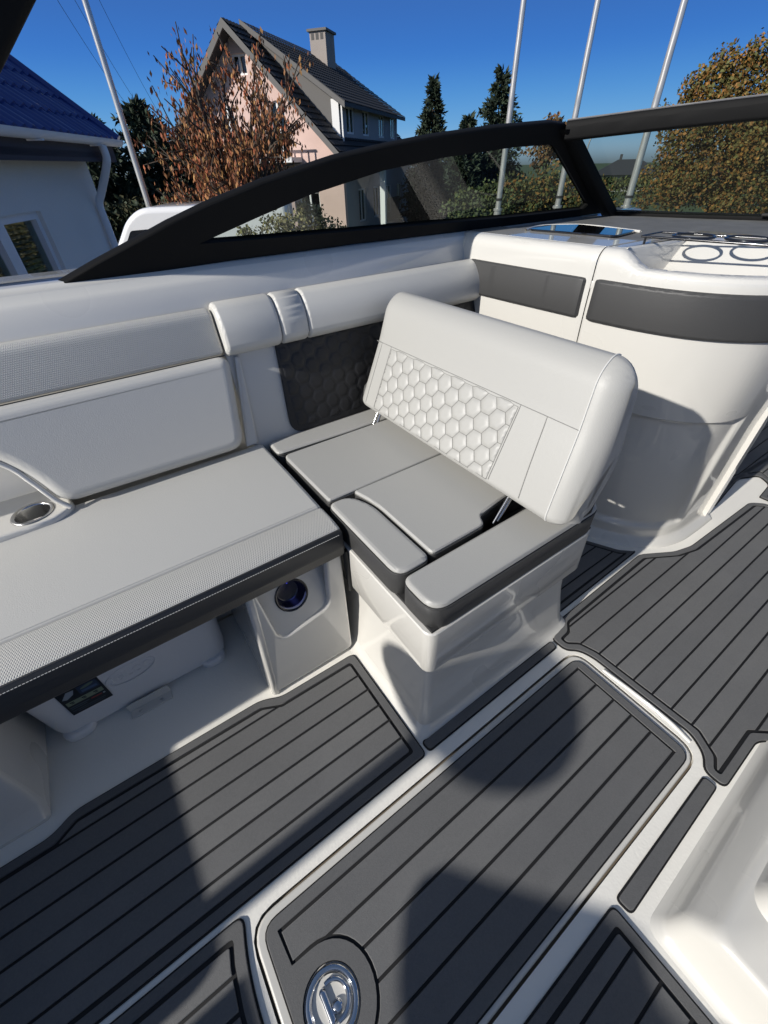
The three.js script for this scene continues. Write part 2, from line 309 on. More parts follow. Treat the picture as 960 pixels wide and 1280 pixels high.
// ------------------------------------------------------------------ bench along the port side
const rowStitch = (pts, step, len, r, up = [0, 0, 0]) => {   // short threads along a polyline
  const out = []; const c = new THREE.CatmullRomCurve3(pts.map(p => V(...p)), false, 'catmullrom', 0.01); const L = c.getLength(), n = Math.floor(L / step);
  for (let i = 0; i < n; i++) { const a = c.getPointAt((i * step) / L), b = c.getPointAt(Math.min(1, (i * step + len) / L)); out.push(bar([a.x + up[0], a.y + up[1], a.z + up[2]], [b.x + up[0], b.y + up[1], b.z + up[2]], r, r, 5)); }
  return out;
};
{
  const g = thing('bench_seat', 'long pale grey upholstered bench along the port gunwale with dark front edge', 'bench');
  const X0 = -1.9, X1 = 0.442;
  // moulded base: aft bulkhead, back of the space under the seat, top plate
  mesh('bulkhead', alongX([[-1.32, -0.01], [-0.91, -0.01], [-0.90, 0.02], [-0.93, 0.06], [-0.955, 0.49], [-1.32, 0.49]], X0, -0.638, 0.02, 4), M.gel, g);
  mesh('base_back', box(-0.64, 0.43, -0.01, 0.49, -1.36, -1.325, 0.004), M.gel, g);
  mesh('base_top', box(X0, 0.43, 0.485, 0.503, -1.54, -0.925, 0.004), M.gel, g);
  // cushions
  const cush = new THREE.Group(); cush.name = 'seat_cushion'; g.add(cush);
  mesh('seat_panel', alongX(roundPoly([[-1.56, 0.51], [-1.56, 0.612], [-1.30, 0.616], [-1.034, 0.610], [-1.034, 0.51]], 0.012, 5), X0, X1, 0.016, 4, 60), M.vinyl, cush);
  mesh('front_panel', alongX(roundPoly([[-1.032, 0.52], [-1.032, 0.611, 0.008], [-0.96, 0.612, 0.01], [-0.912, 0.606, 0.010], [-0.905, 0.599, 0.006], [-0.92, 0.52]], 0.006, 5), X0, X1 - 0.001, 0.012, 4, 60), M.emboss, cush);
  mesh('front_band', alongX(roundPoly([[-0.93, 0.490], [-0.93, 0.598], [-0.906, 0.602, 0.004], [-0.894, 0.594, 0.010], [-0.889, 0.54], [-0.896, 0.490, 0.012]], 0.008, 5), X0, X1, 0.012, 4, 60), M.vinylDark, cush);
  mesh('stitching', [...rowStitch([[-1.2, 0.5905, -0.8925], [0.43, 0.5905, -0.8925]], 0.0075, 0.005, 0.0011), ...rowStitch([[-1.2, 0.6125, -1.045], [0.43, 0.6125, -1.045]], 0.0065, 0.0045, 0.0007)], M.threadPale, cush);
  mesh('end_edge', alongX(roundPoly([[-1.54, 0.503], [-1.54, 0.575], [-0.93, 0.575], [-0.93, 0.503]], 0.006), X1 - 0.006, X1 + 0.004, 0.003, 2), M.vinylDark, cush);
  // backrest, leaning outboard: u along x, v up the slope
  const o = V(0, 0.62, -1.553), ux = V(1, 0, 0), uy = V(0, 0.34, -0.105).normalize(), L = 0.352;
  const back = new THREE.Group(); back.name = 'backrest'; g.add(back);
  mesh('lower_cushion', uvm(inFrame(extrude(roundPoly([[X0, 0.26], [-0.62, 0.26, 0.1], [-0.40, 0.245, 0.12], [-0.318, 0.14, 0.12], [-0.268, 0.012, 0.05], [0.362, 0.004, 0.06], [0.418, L - 0.002, 0.05], [X0, L - 0.002]], 0.045, 8), 0.095, 0.040, 8, [], 60), o.clone().add(V(0, -0.010, -0.042)), ux, uy)), M.vinyl, back);
  mesh('upper_cushion', alongX(roundPoly([[-1.645, 0.966, 0.010], [-1.636, 0.975, 0.012], [-1.668, 1.102, 0.022], [-1.69, 1.119, 0.018], [-1.73, 1.112, 0.02], [-1.74, 0.96]], 0.012, 6), X0, 0.408, 0.018, 5, 60), M.emboss, back);
  mesh('seam_cord', tube([[X0, 0.962, -1.640], [0.405, 0.962, -1.640]], 0.003, 6, 4), M.vinylDark, back);
  // pocket with drink shelf cut into the aft end of the backrest
  const pocket = new THREE.Group(); pocket.name = 'drink_shelf'; g.add(pocket); pocket.userData.label = 'white moulded shelf with steel cup holder under an arched recess';
  mesh('arched_rim', tube([[-1.2, 0.870, -1.601], [-0.62, 0.866, -1.600], [-0.42, 0.852, -1.594], [-0.352, 0.80, -1.579], [-0.318, 0.735, -1.560], [-0.284, 0.660, -1.535], [-0.258, 0.628, -1.522]], 0.009, 10, 90), M.gel, pocket);
  const holder = [-0.366, -1.556];
  const hole = Array.from({ length: 28 }, (_, k) => [holder[0] + 0.052 * Math.cos(k / 28 * 6.2832), holder[1] + 0.052 * Math.sin(k / 28 * 6.2832)]);
  mesh('shelf', slab(roundPoly([[-1.2, -1.74], [-0.28, -1.70], [-0.246, -1.53, 0.03], [-0.30, -1.483, 0.05], [-0.46, -1.476, 0.1], [-1.2, -1.470]], 0.02, 6), 0.600, 0.632, 0.011, 4, [hole]), M.gel, pocket);
  mesh('recess_back', alongX([[-1.72, 0.62], [-1.735, 0.95], [-1.75, 0.95], [-1.74, 0.62]], -1.2, -0.2), M.vinyl, pocket);
  const ch = new THREE.Group(); ch.name = 'cup_holder'; pocket.add(ch);
  mesh('steel_cup', lathe([[0.0001, -0.075], [0.040, -0.075], [0.046, -0.070], [0.0515, -0.004], [0.0515, 0.002], [0.060, 0.0035], [0.062, 0.001]], 40).translate(holder[0], 0.6325, holder[1]), M.steel, pocket); pocket.remove(ch);
  // moulded front panel with a drink holder at the forward end
  const fp = new THREE.Group(); fp.name = 'holder_panel'; g.add(fp); fp.userData.label = 'white moulded panel with a black drink holder under the bench end';
  const o2 = V(0, -0.01, -0.862), up2 = V(0, 0.5, -0.055).normalize();
  const winHole = roundPoly([[0.148, 0.497], [0.172, 0.275, 0.02], [0.335, 0.305, 0.02], [0.356, 0.497]], 0.004);
  mesh('panel_face', uvm(inFrame(extrude(roundPoly([[0.066, 0.012], [0.095, 0.515], [0.438, 0.515], [0.410, 0.012]], 0.02), 0.035, 0.010, 4, [winHole]), o2.clone().add(V(0, 0, -0.035)), V(1, 0, 0), up2)), M.gel, fp);
  mesh('panel_side', uvm(inFrame(extrude(roundPoly([[0.0, 0.0], [0.45, 0.0], [0.45, 0.5], [0.05, 0.5]], 0.01), 0.03, 0.012, 4), V(0.064, -0.008, -0.862), V(0, 0, -1), V(0.06, 1, 0).normalize())), M.gel, fp);
  // sloping back of the recess
  const oH = V(0.10, 0.262, -0.900), upH = V(0, 0.26, -0.115).normalize();
  const holeC = [0.145, 0.115], cupHole = Array.from({ length: 32 }, (_, k) => [holeC[0] + 0.053 * Math.cos(k / 32 * 6.2832), holeC[1] + 0.053 * Math.sin(k / 32 * 6.2832)]);
  mesh('recess_face', uvm(inFrame(extrude([[0.0, -0.03], [0.30, -0.03], [0.30, 0.30], [0.0, 0.30]], 0.008, 0, 1, [cupHole]), oH.clone().add(V(0, 0, -0.012)), V(1, 0, 0), upH)), M.gel, fp);
  const cup = new THREE.Group(); cup.name = 'drink_holder'; fp.add(cup);
  const cg = lathe([[0.0001, -0.055], [0.036, -0.055], [0.043, -0.050], [0.0515, -0.004], [0.0515, 0.003], [0.058, 0.0035], [0.060, 0.0]], 40); cg.rotateX(Math.PI / 2);
  const cupG = inFrame(cg, oH.clone().add(V(holeC[0], 0, 0)).addScaledVector(upH, holeC[1]).addScaledVector(V(1, 0, 0).cross(upH), -0.002), V(1, 0, 0), upH);
  fp.remove(cup); mesh('drink_holder', cupG, phys(C(0.012, 0.012, 0.014), 0.22, { clearcoat: 0.6, clearcoatRoughness: 0.1 }), fp);
  const led = mesh('led_strip', inFrame(new THREE.BoxGeometry(0.004, 0.003, 0.03), oH.clone().add(V(holeC[0], 0, 0)).addScaledVector(upH, holeC[1] + 0.047).addScaledVector(V(1, 0, 0).cross(upH), -0.022), V(1, 0, 0), upH), std(C(0.02, 0.02, 0.2), 0.5, { emissive: C(0.04, 0.06, 1), emissiveIntensity: 0.9 }), fp);
  const pl = new THREE.PointLight(C(0.15, 0.2, 1), 0.0035, 1); pl.position.copy(oH.clone().add(V(holeC[0], 0, 0)).addScaledVector(upH, holeC[1] + 0.030).addScaledVector(V(1, 0, 0).cross(upH), -0.022)); pl.castShadow = true; scene.add(pl);
}

// padded coaming forward of the bench, above the quilted side panel
{
  const g = thing('side_coaming', 'padded grey bolster and quilted dark panel on the port side above the folding seat', 'side panel');
  mesh('liner', alongX([[-1.553, 0.56], [-1.665, 0.965], [-1.72, 0.965], [-1.70, 0.50], [-1.56, 0.50]], 0.412, 1.80, 0.004, 1), M.vinyl, g);
  mesh('divider_rib', uvm(inFrame(extrude(roundPoly([[0.375, 0.0], [0.428, 0.0], [0.462, 0.345], [0.44, 0.345]], 0.008), 0.02, 0.008, 3), V(0, 0.612, -1.572), V(1, 0, 0), V(0, 0.34, -0.094).normalize())), M.vinyl, g);
  const prof = roundPoly([[-1.70, 0.955], [-1.640, 0.952, 0.03], [-1.600, 0.985, 0.05], [-1.610, 1.07, 0.06], [-1.655, 1.13, 0.04], [-1.705, 1.135, 0.02], [-1.735, 1.11]], 0.02, 7);
  for (const [a, b] of [[0.412, 0.634], [0.636, 0.750], [0.752, 1.735]]) mesh('bolster', alongX(prof, a, b, 0.014, 4, 60), M.vinyl, g);
  // dark quilted panel
  const o = V(0, 0.598, -1.5625), uy = V(0, 0.405, -0.112).normalize(), nrm = V(1, 0, 0).cross(uy).normalize();
  const out = roundPoly([[0.578, 0.005, 0.07], [1.72, 0.005], [1.72, 0.372], [0.612, 0.372]], 0.015, 6);
  const qp = mesh('quilted_panel', uvm(inFrame(extrude(out, 0.012, 0.004, 2), o, V(1, 0, 0), uy)), M.vinylBlack, g);
  hexes(qp, o.clone().addScaledVector(nrm, 0.0115), uy, V(-1, 0, 0), 0.03, 0.365, -1.70, -0.615, 0.066, 0.003, M.vinylBlack, null);
}
function hexGeo(r, h) {   // a puffed hexagon, point up
  const rings = 4, pos = [], idx = []; pos.push(0, 0, h);
  for (let k = 1; k <= rings; k++) { const t = k / rings; for (let a = 0; a < 12; a++) { const an = a / 12 * 2 * Math.PI + Math.PI / 2, ra = a % 2 ? r * 0.88 : r; pos.push(ra * t * Math.cos(an), ra * t * Math.sin(an), h * (1 - t ** 5) - (k === rings ? 0.0015 : 0)); } }
  for (let a = 0; a < 12; a++) idx.push(0, 1 + a, 1 + (a + 1) % 12);
  for (let k = 0; k < rings - 1; k++) for (let a = 0; a < 12; a++) { const p = 1 + k * 12 + a, q = 1 + k * 12 + (a + 1) % 12; idx.push(p, p + 12, q + 12, p, q + 12, q); }
  const g = new THREE.BufferGeometry(); g.setAttribute('position', new THREE.Float32BufferAttribute(pos, 3)); g.setIndex(idx); g.computeVertexNormals();
  g.setAttribute('uv', new THREE.Float32BufferAttribute(pos.filter((_, i) => i % 3 !== 2), 2)); return g;
}
function hexes(parent, origin, ux, uy, u0, u1, v0, v1, pitch, h, mat, thread) {   // the panel's edges cut the outer cells straight
  const r = pitch / Math.sqrt(3), geos = [0.92, 1, 1.08].map(k => hexGeo(r * 0.985, h * k)), uz = ux.clone().cross(uy).normalize(), lines = [];
  const q = new THREE.Quaternion().setFromRotationMatrix(new THREE.Matrix4().makeBasis(ux, uy, uz));
  const cl = (x, a, b) => Math.max(a, Math.min(b, x));
  let row = 0;
  for (let v = v1 - r * 0.45; v > v0 - r * 0.6; v -= r * 1.5, row++) for (let u = u0 + (row % 2 ? 0 : pitch / 2); u <= u1 + pitch * 0.3; u += pitch) {
    let geo = geos[Math.floor(rnd() * 3)];
    if (u - pitch / 2 < u0 || u + pitch / 2 > u1 || v - r < v0 || v + r > v1) {
      geo = geo.clone(); const p = geo.attributes.position;
      for (let k = 0; k < p.count; k++) { const x = p.getX(k), y = p.getY(k), X = cl(x, u0 - u, u1 - u), Y = cl(y, v0 - v, v1 - v); if (X !== x || Y !== y) p.setXYZ(k, X, Y, -0.001); }
      geo.computeVertexNormals();
    }
    const m = mesh('quilt_hexagon', geo, mat, parent); m.position.copy(origin).addScaledVector(ux, u).addScaledVector(uy, v); m.quaternion.copy(q);
    if (thread) for (let k = 0; k < 6; k++) { const P = a => { const p = origin.clone().addScaledVector(ux, cl(u + r * Math.cos(a), u0, u1)).addScaledVector(uy, cl(v + r * Math.sin(a), v0, v1)).addScaledVector(uz, 0.0006); return [p.x, p.y, p.z]; }; const A = P(Math.PI / 2 + k * Math.PI / 3), B = P(Math.PI / 2 + (k + 1) * Math.PI / 3); if (Math.hypot(A[0] - B[0], A[1] - B[1], A[2] - B[2]) > 0.003) lines.push(bar(A, B, 0.0008, 0.0008, 4)); }
  }
  if (thread) mesh('quilt_stitching', lines, thread, parent);
}

// ------------------------------------------------------------------ folding seat forward of the bench
{
  const g = thing('folding_seat', 'pale grey folding seat with quilted backrest on a white moulded box', 'seat');
  // moulded box: flange, then a body that flares towards the floor
  const box4 = (x0, x1, z0, z1) => [[x0, z0], [x1, z0], [x1, z1], [x0, z1]];
  const ped = new THREE.Group(); ped.name = 'seat_box'; g.add(ped);
  const lv = [[0.505, 0.458, 1.205, -0.474], [0.50, 0.455, 1.208, -0.471], [0.322, 0.452, 1.214, -0.466], [0.316, 0.454, 1.212, -0.468], [0.309, 0.478, 1.188, -0.492], [0.304, 0.482, 1.182, -0.496], [0.20, 0.472, 1.185, -0.484], [0.06, 0.446, 1.195, -0.456], [0.02, 0.434, 1.203, -0.445], [-0.002, 0.412, 1.215, -0.425], [-0.011, 0.395, 1.225, -0.408]];
  mesh('shell', (() => {
    const rows = lv.map(([y, x0, x1, z1]) => roundPoly([[x0, -1.56], [x1, -1.56], [x1, z1, 0.05], [x0, z1, 0.035]], 0.01, 5).map(p => V(p[0], y, p[1])));
    return loftRows(rows, true, true, 28);
  })(), M.gel, ped);
  mesh('edge_moulding', tube([[0.448, 0.30, -0.90], [0.446, 0.50, -0.905]], 0.010, 8, 4), M.rubber, ped);
  // cushions
  const cushion = (name, out, y0, ysIn, y1, bev = 0.018, label) => {
    const ys = ysIn + 0.006;
    const c = new THREE.Group(); c.name = name; g.add(c); if (label) c.userData.label = label;
    mesh('side_band', slab(out, y0, ys + 0.004, 0.006, 4, [], 60), M.vinylDark, c);
    mesh('top_panel', slab(insetPoly(out, 0.0015), ys, y1, bev, 6, [], 60), M.vinylPale, c);
    const pl = insetPoly(out, 0.001).map(p => [p[0], ys + 0.002, p[1]]);
    mesh('piping', tube(pl, 0.0026, 6, pl.length * 3, true), M.vinylDark, c);
    return c;
  };
  cushion('edge_cushion', roundPoly([[0.466, -0.618, 0.035], [1.215, -0.622, 0.03], [1.205, -0.472, 0.06], [0.466, -0.474, 0.06]], 0.02, 7), 0.507, 0.585, 0.612, 0.015);
  cushion('corner_cushion', roundPoly([[0.462, -1.030, 0.03], [0.545, -1.028, 0.05], [0.586, -0.94, 0.06], [0.586, -0.628, 0.03], [0.462, -0.626, 0.05]], 0.03, 7), 0.507, 0.590, 0.616, 0.014);
  cushion('seat_cushion', roundPoly([[0.468, -1.402, 0.03], [1.20, -1.402], [1.20, -1.036], [0.470, -1.036]], 0.016, 6), 0.512, 0.597, 0.620, 0.007);
  cushion('seat_cushion', roundPoly([[0.566, -1.034], [1.20, -1.034], [1.20, -0.700], [0.965, -0.695, 0.02], [0.830, -0.675, 0.03], [0.815, -0.636, 0.03], [0.592, -0.634, 0.02], [0.592, -0.93, 0.06]], 0.016, 6), 0.512, 0.597, 0.620, 0.007);
  cushion('wing_cushion', roundPoly([[0.462, -1.548, 0.02], [1.20, -1.548], [1.20, -1.425], [0.80, -1.425], [0.458, -1.440, 0.03]], 0.03, 5), 0.507, 0.588, 0.612, 0.014);
  mesh('well', box(0.47, 1.19, 0.504, 0.515, -1.55, -0.48, 0.002), M.rubber, g);
  mesh('hinge_plate', box(1.05, 1.14, 0.590, 0.72, -1.47, -0.476, 0.004), M.rubber, g);
  // hinge arms
  for (const [a, b] of [[[0.905, 0.600, -1.412], [0.965, 0.70, -1.425]], [[0.865, 0.585, -0.645], [0.975, 0.70, -0.662]]]) mesh('hinge_arm', [bar(a, b, 0.0045, 0.0045, 8), bar([a[0] + 0.02, a[1], a[2]], [b[0] + 0.02, b[1], b[2]], 0.0065, 0.0065, 8)], M.steel, g);
  // backrest
  const bk = new THREE.Group(); bk.name = 'backrest'; g.add(bk);
  const prof = roundPoly([[0.895, 0.677, 0.035], [1.004, 0.9333, 0.03], [1.050, 1.075, 0.09], [1.120, 1.118, 0.06], [1.185, 1.05, 0.07], [1.165, 0.80, 0.08], [1.035, 0.640, 0.06]], 0.04, 8);
  {
    const bg = alongZ(prof, -1.535, -0.458, 0.072, 9, 60), p = bg.attributes.position;
    for (let i = 0; i < p.count; i++) { const z = p.getZ(i); if (z > -1) p.setZ(i, z + 0.13 * (0.93 - p.getY(i))); }   // the free end is cut on a slant
    mesh('shell', bg, M.vinylPale, bk);
  }
  const fo = V(0.8993, 0.687, 0), fy = V(0.105, 0.2465, 0).normalize(), fz = V(0, 0, 1);
  const onFace = (z, v, d = 0) => { const n = fz.clone().cross(fy).normalize(); const p = fo.clone().addScaledVector(fy, v).addScaledVector(n, d); return [p.x, p.y, z]; };
  hexes(bk, V(...onFace(0, 0, 0.0005)), fy, fz.clone().negate(), 0.010, 0.262, 0.735, 1.392, 0.0618, 0.0042, M.vinylPale, M.threadGrey);
  const seam = (pts) => mesh('seam', tube(pts, 0.0017, 5, 40), M.threadGrey, bk);
  seam([onFace(-1.50, 0.266), onFace(-1.0, 0.266), onFace(-0.530, 0.266)]);
  for (const [zt, zb] of [[-1.398, -1.396], [-1.462, -1.460], [-0.729, -0.727], [-0.632, -0.600]]) seam([onFace(zt, 0.265), onFace((zt + zb) / 2, 0.13), onFace(zb, 0.014)]);
  // seam round the end panel
  const ep = []; prof.slice(4, 34).forEach(([x, y]) => { const dx = x - 1.06, dy = y - 0.88, l = Math.hypot(dx, dy); ep.push([x + dx / l * 0.0008, y + dy / l * 0.0008, -0.527 + 0.13 * (0.93 - y)]); });
  mesh('seam', tube(ep, 0.0024, 6, 90), M.threadPale, bk);
}
function loftRows(rows, capStart, capEnd, cr = 40) {
  const pos = []; const n = rows[0].length;
  const tri = (a, b, c) => pos.push(a.x, a.y, a.z, b.x, b.y, b.z, c.x, c.y, c.z);
  for (let k = 0; k < rows.length - 1; k++) for (let i = 0; i < n; i++) { const a = rows[k][i], b = rows[k][(i + 1) % n], c = rows[k + 1][i], d = rows[k + 1][(i + 1) % n]; tri(a, b, d); tri(a, d, c); }
  const cap = (r, flip) => { const c = r.reduce((s, p) => s.add(p), V(0, 0, 0)).multiplyScalar(1 / n); for (let i = 0; i < n; i++) flip ? tri(c, r[(i + 1) % n], r[i]) : tri(c, r[i], r[(i + 1) % n]); };
  if (capStart) cap(rows[0], true); if (capEnd) cap(rows[rows.length - 1], false);
  const g = new THREE.BufferGeometry(); g.setAttribute('position', new THREE.Float32BufferAttribute(pos, 3)); g.computeVertexNormals(); return crease(g, cr);
}

// ------------------------------------------------------------------ cool box under the bench
const font = await new FontLoader().loadAsync('fonts/droid/droid_sans_bold.typeface.json');
{
  const g = thing('cool_box', 'white plastic cool box with dark sticker, stowed under the bench', 'cool box');
  const rows = []; for (const [y, d, r] of [[0.003, 0.02, 0.05], [0.012, 0.008, 0.06], [0.05, 0.0, 0.07], [0.24, -0.008, 0.07], [0.40, -0.012, 0.07], [0.42, 0.0, 0.07]]) rows.push(roundPoly([[-0.60 + d, -1.31], [-0.003 - d, -1.31], [-0.003 - d, -1.128 - d], [-0.60 + d, -1.128 - d]], r, 8).map(p => V(p[0], y, p[1])));
  mesh('body', loftRows(rows.reverse(), true, true), M.coolerMat, g);
  for (const [a, b] of [[-0.585, -0.485], [-0.115, -0.02]]) mesh('corner_foot', slab(roundPoly([[a, -1.3], [b, -1.3], [b, -1.112], [a, -1.112]], 0.045, 6), -0.009, 0.03, 0.01, 3), M.coolerMat, g);
  const badge = [];
  const ov = []; for (let k = 0; k < 40; k++) { const a = k / 40 * 2 * Math.PI; ov.push([-0.307 + 0.078 * Math.cos(a), 0.190 + 0.040 * Math.sin(a) + 0.006 * Math.cos(a), -1.1205]); }
  badge.push(tube(ov, 0.0022, 6, 80, true));
  const tg = new TextGeometry('IGLOO', { font, size: 0.032, depth: 0.004, curveSegments: 4, bevelEnabled: false }); tg.computeBoundingBox(); const tw = tg.boundingBox.max.x; tg.translate(-0.307 - tw / 2, 0.174, -1.1235); badge.push(tg);
  mesh('embossed_badge', badge, M.coolerMat, g);
  // sticker
  const cv = document.createElement('canvas'); cv.width = 256; cv.height = 256; const c = cv.getContext('2d');
  c.fillStyle = '#0b1118'; c.fillRect(0, 0, 256, 256);
  c.fillStyle = '#8d98a3'; c.beginPath(); c.moveTo(14, 70); c.lineTo(60, 14); c.lineTo(104, 20); c.lineTo(86, 60); c.lineTo(40, 84); c.fill();
  c.fillStyle = '#24344f'; c.fillRect(120, 12, 122, 78); c.fillStyle = '#5d6f62'; c.beginPath(); c.ellipse(180, 34, 44, 12, -0.2, 0, 7); c.fill(); c.fillStyle = '#43597c'; c.fillRect(134, 58, 96, 22);
  c.fillStyle = '#7c8a74'; c.fillRect(14, 112, 226, 42); c.fillStyle = '#10161c'; for (const x of [34, 108, 182]) { c.fillRect(x, 122, 26, 10); c.fillRect(x + 6, 136, 20, 8); }
  c.fillStyle = '#3c4a55'; c.fillRect(14, 172, 120, 10); c.fillRect(14, 190, 100, 8); c.fillStyle = '#8a2f2c'; c.fillRect(146, 172, 70, 12); c.fillStyle = '#9aa3aa'; c.beginPath(); c.arc(230, 178, 8, 0, 7); c.fill(); c.fillStyle = '#2c3a46'; c.fillRect(14, 212, 210, 10); c.fillRect(40, 230, 170, 8);
  const st = new THREE.CanvasTexture(cv); st.colorSpace = THREE.SRGBColorSpace;
  const sg = new THREE.BoxGeometry(0.118, 0.125, 0.0016); mesh('sticker', sg.translate(-0.4485, 0.186, -1.1190), phys(C(1, 1, 1), 0.35, { map: st }), g);
  const b = thing('tie_down_bracket', 'small white bracket with two holes screwed to the floor by the cool box', 'bracket');
  const hl = (x) => Array.from({ length: 12 }, (_, k) => [x + 0.005 * Math.cos(k / 12 * 6.2832), -1.098 + 0.005 * Math.sin(k / 12 * 6.2832)]);
  mesh('plate', slab(roundPoly([[-0.384, -1.118], [-0.243, -1.118], [-0.243, -1.082], [-0.384, -1.082]], 0.006), -0.009, -0.004, 0.0015, 2, [hl(-0.35), hl(-0.278)]), M.gel, b);
  mesh('upright', slab(roundPoly([[-0.384, -1.119], [-0.243, -1.119], [-0.243, -1.1145], [-0.384, -1.1145]], 0.001), -0.009, 0.032, 0.001, 1), M.gel, b);
}

// ------------------------------------------------------------------ console
const conPts = [[1.725, -1.79], [1.73, -1.60], [1.735, -1.40], [1.745, -1.15], [1.755, -0.95], [1.775, -0.80], [1.815, -0.67], [1.88, -0.57], [1.975, -0.49], [2.09, -0.452], [2.22, -0.442], [2.40, -0.440]];
const conCurve = new THREE.CatmullRomCurve3(conPts.map(p => V(p[0], 0, p[1])), false, 'centripetal');
function conAt(s, out) { const p = conCurve.getPointAt(s), t = conCurve.getTangentAt(s); return [p.x - t.z * out, p.z + t.x * out]; }
function sOfZ(z) { let lo = 0, hi = 1; for (let i = 0; i < 40; i++) { const m = (lo + hi) / 2; if (conCurve.getPointAt(m).z < z) lo = m; else hi = m; } return lo; }
function conStrip(s0, s1, section, n, cr = 40, ends = true) {   // a cross-section of (out, y) carried along the console's wall; section closed
  const rows = []; for (let i = 0; i <= n; i++) { const s = s0 + (s1 - s0) * i / n; const sec = typeof section === 'function' ? section(i / n) : section; rows.push(sec.map(([o, y]) => { const p = conAt(s, o); return V(p[0], y, p[1]); })); }
  return loftRows(rows, ends, ends, cr);
}
{
  const g = thing('console', 'white curved port console with grey padded bands, seat in front of it', 'console');
  const sSeam = sOfZ(-1.045), smooth = (a, b, x) => { const t = Math.max(0, Math.min(1, (x - a) / (b - a))); return t * t * (3 - 2 * t); };
  const wall = (s0, s1, topF, n, panel) => {
    const pos = [], lv = []; for (let y = -0.011; y < 0.05; y += 0.006) lv.push(y); for (let y = 0.05; y < 0.95; y += 0.012) lv.push(y);
    const nUp = 12, nR = 8, rowsN = lv.length + nUp + nR + 1;
    const P = (i, j) => {
      const s = s0 + (s1 - s0) * i / n, [top, r] = topF(s); const y = j < lv.length ? lv[j] : j < lv.length + nUp ? 0.95 + (top - r - 0.95) * (j - lv.length) / nUp : top - r + r * Math.sin((j - lv.length - nUp) / nR * Math.PI / 2);
      let o = 0.028 * smooth(0.5, 1.1, y) + 0.05 * (1 - smooth(-0.011, 0.04, y)) ** 2;
      if (y > top - r) o -= r - Math.sqrt(Math.max(0, r * r - (y - top + r) ** 2));
      if (panel) { const inY = (1 - smooth(0.648, 0.656, y)) * smooth(0.075, 0.10, y), inS = smooth(0.25, 0.262, s) * (1 - smooth(panel - 0.022, panel, s + 0.06 * (0.65 - y) * 0.6)); o -= 0.020 * inY * inS; }
      if (i === 0 || i === n) o -= 0.006;
      const p = conAt(s, o); return V(p[0], y, p[1]);
    };
    const rows = []; for (let j = 0; j < rowsN; j++) { const r2 = []; for (let i = 0; i <= n; i++) r2.push(P(i, j)); rows.push(r2); }
    const tri = (a, b, c) => pos.push(a.x, a.y, a.z, b.x, b.y, b.z, c.x, c.y, c.z);
    for (let j = 0; j < rows.length - 1; j++) for (let i = 0; i < n; i++) { const a = rows[j][i], b = rows[j][i + 1], c = rows[j + 1][i], d = rows[j + 1][i + 1]; tri(a, b, d); tri(a, d, c); }
    const gg = new THREE.BufferGeometry(); gg.setAttribute('position', new THREE.Float32BufferAttribute(pos, 3)); gg.computeVertexNormals(); return crease(gg, 45);
  };
  const topInner = (s0, s1, o, n) => Array.from({ length: n + 1 }, (_, i) => conAt(s0 + (s1 - s0) * i / n, o));
  const lipTop = s => { const k = smooth(sOfZ(-0.985), sOfZ(-0.86), s); return [1.238 - 0.052 * k, 0.05 - 0.028 * k]; };
  // port part with rounded shoulder
  const portWall = mesh('port_shell', wall(0, sSeam - 0.0012, () => [1.238, 0.05], 60, 0), M.gel, g);
  mesh('shoulder', slab([...topInner(0, sSeam - 0.0012, -0.021, 30), [1.98, -1.049], [1.98, -1.79]], 1.19, 1.2385, 0.0005, 1), M.gel, portWall);
  const stbWall = mesh('centre_shell', wall(sSeam + 0.0012, 1, lipTop, 150, 0.86), M.gel, g);
  mesh('tray_lip', conStrip(sSeam + 0.0012, 1, f => { const [t, r] = lipTop(sSeam + 0.0012 + (1 - sSeam - 0.0012) * f); return roundPoly([[0.0285 - r, t + 0.0002], [-0.045, t - 0.002, 0.008], [-0.045, 1.10], [0.0285 - r, 1.10]], 0.001, 4); }, 90, 50), M.gel, stbWall);
  // end of the console by the passage
  mesh('end_wall', [box(2.36, 2.42, -0.011, 1.19, -1.3, -0.418, 0.012, 3)], M.gel, g);
  mesh('inner_fill', slab([...topInner(0, 1, -0.07, 60), [2.36, -0.5], [2.36, -1.75]], -0.008, 1.09, 0), M.gel, g);
  // tray with sloping back
  mesh('tray_floor', slab([[1.72, -1.04], [2.36, -1.04], [2.36, -0.45], [1.93, -0.50], [1.80, -0.68]].map(p => p), 1.10, 1.128, 0.002), M.gel, g);
  mesh('tray_back', alongZ(roundPoly([[1.975, 1.120], [2.075, 1.128, 0.03], [2.20, 1.238, 0.02], [2.40, 1.2435], [2.40, 1.08], [1.975, 1.08]], 0.004, 5), -1.0, -0.42, 0.004, 2), M.gel, g);
  mesh('tray_side', slab([...topInner(sSeam + 0.002, sOfZ(-0.99), -0.030, 6), ...roundPoly([[1.80, -0.985], [1.86, -0.975, 0.03], [2.02, -0.955, 0.03], [2.215, -0.955]], 0.01, 5), [2.215, -1.046]], 1.11, 1.2375, 0.010, 4), M.gel, g);
  // padded bands
  const sec = (y0, y1, t) => roundPoly([[-0.01 + 0.026, y0], [t + 0.026, y0 + 0.003, 0.012], [t + 0.026, y1 - 0.003, 0.012], [-0.01 + 0.026, y1]], 0.003, 4);
  const bandSec = (y0, y1, t) => f => { const e = Math.min(f, 1 - f) / 0.035, k = e < 1 ? Math.sqrt(Math.max(0, 1 - (1 - e) ** 2)) : 1, m = (y0 + y1) / 2, hh = (y1 - y0) / 2; return sec(m - hh * (0.84 + 0.16 * k), m + hh * (0.84 + 0.16 * k), -0.008 + (t + 0.008) * k); };
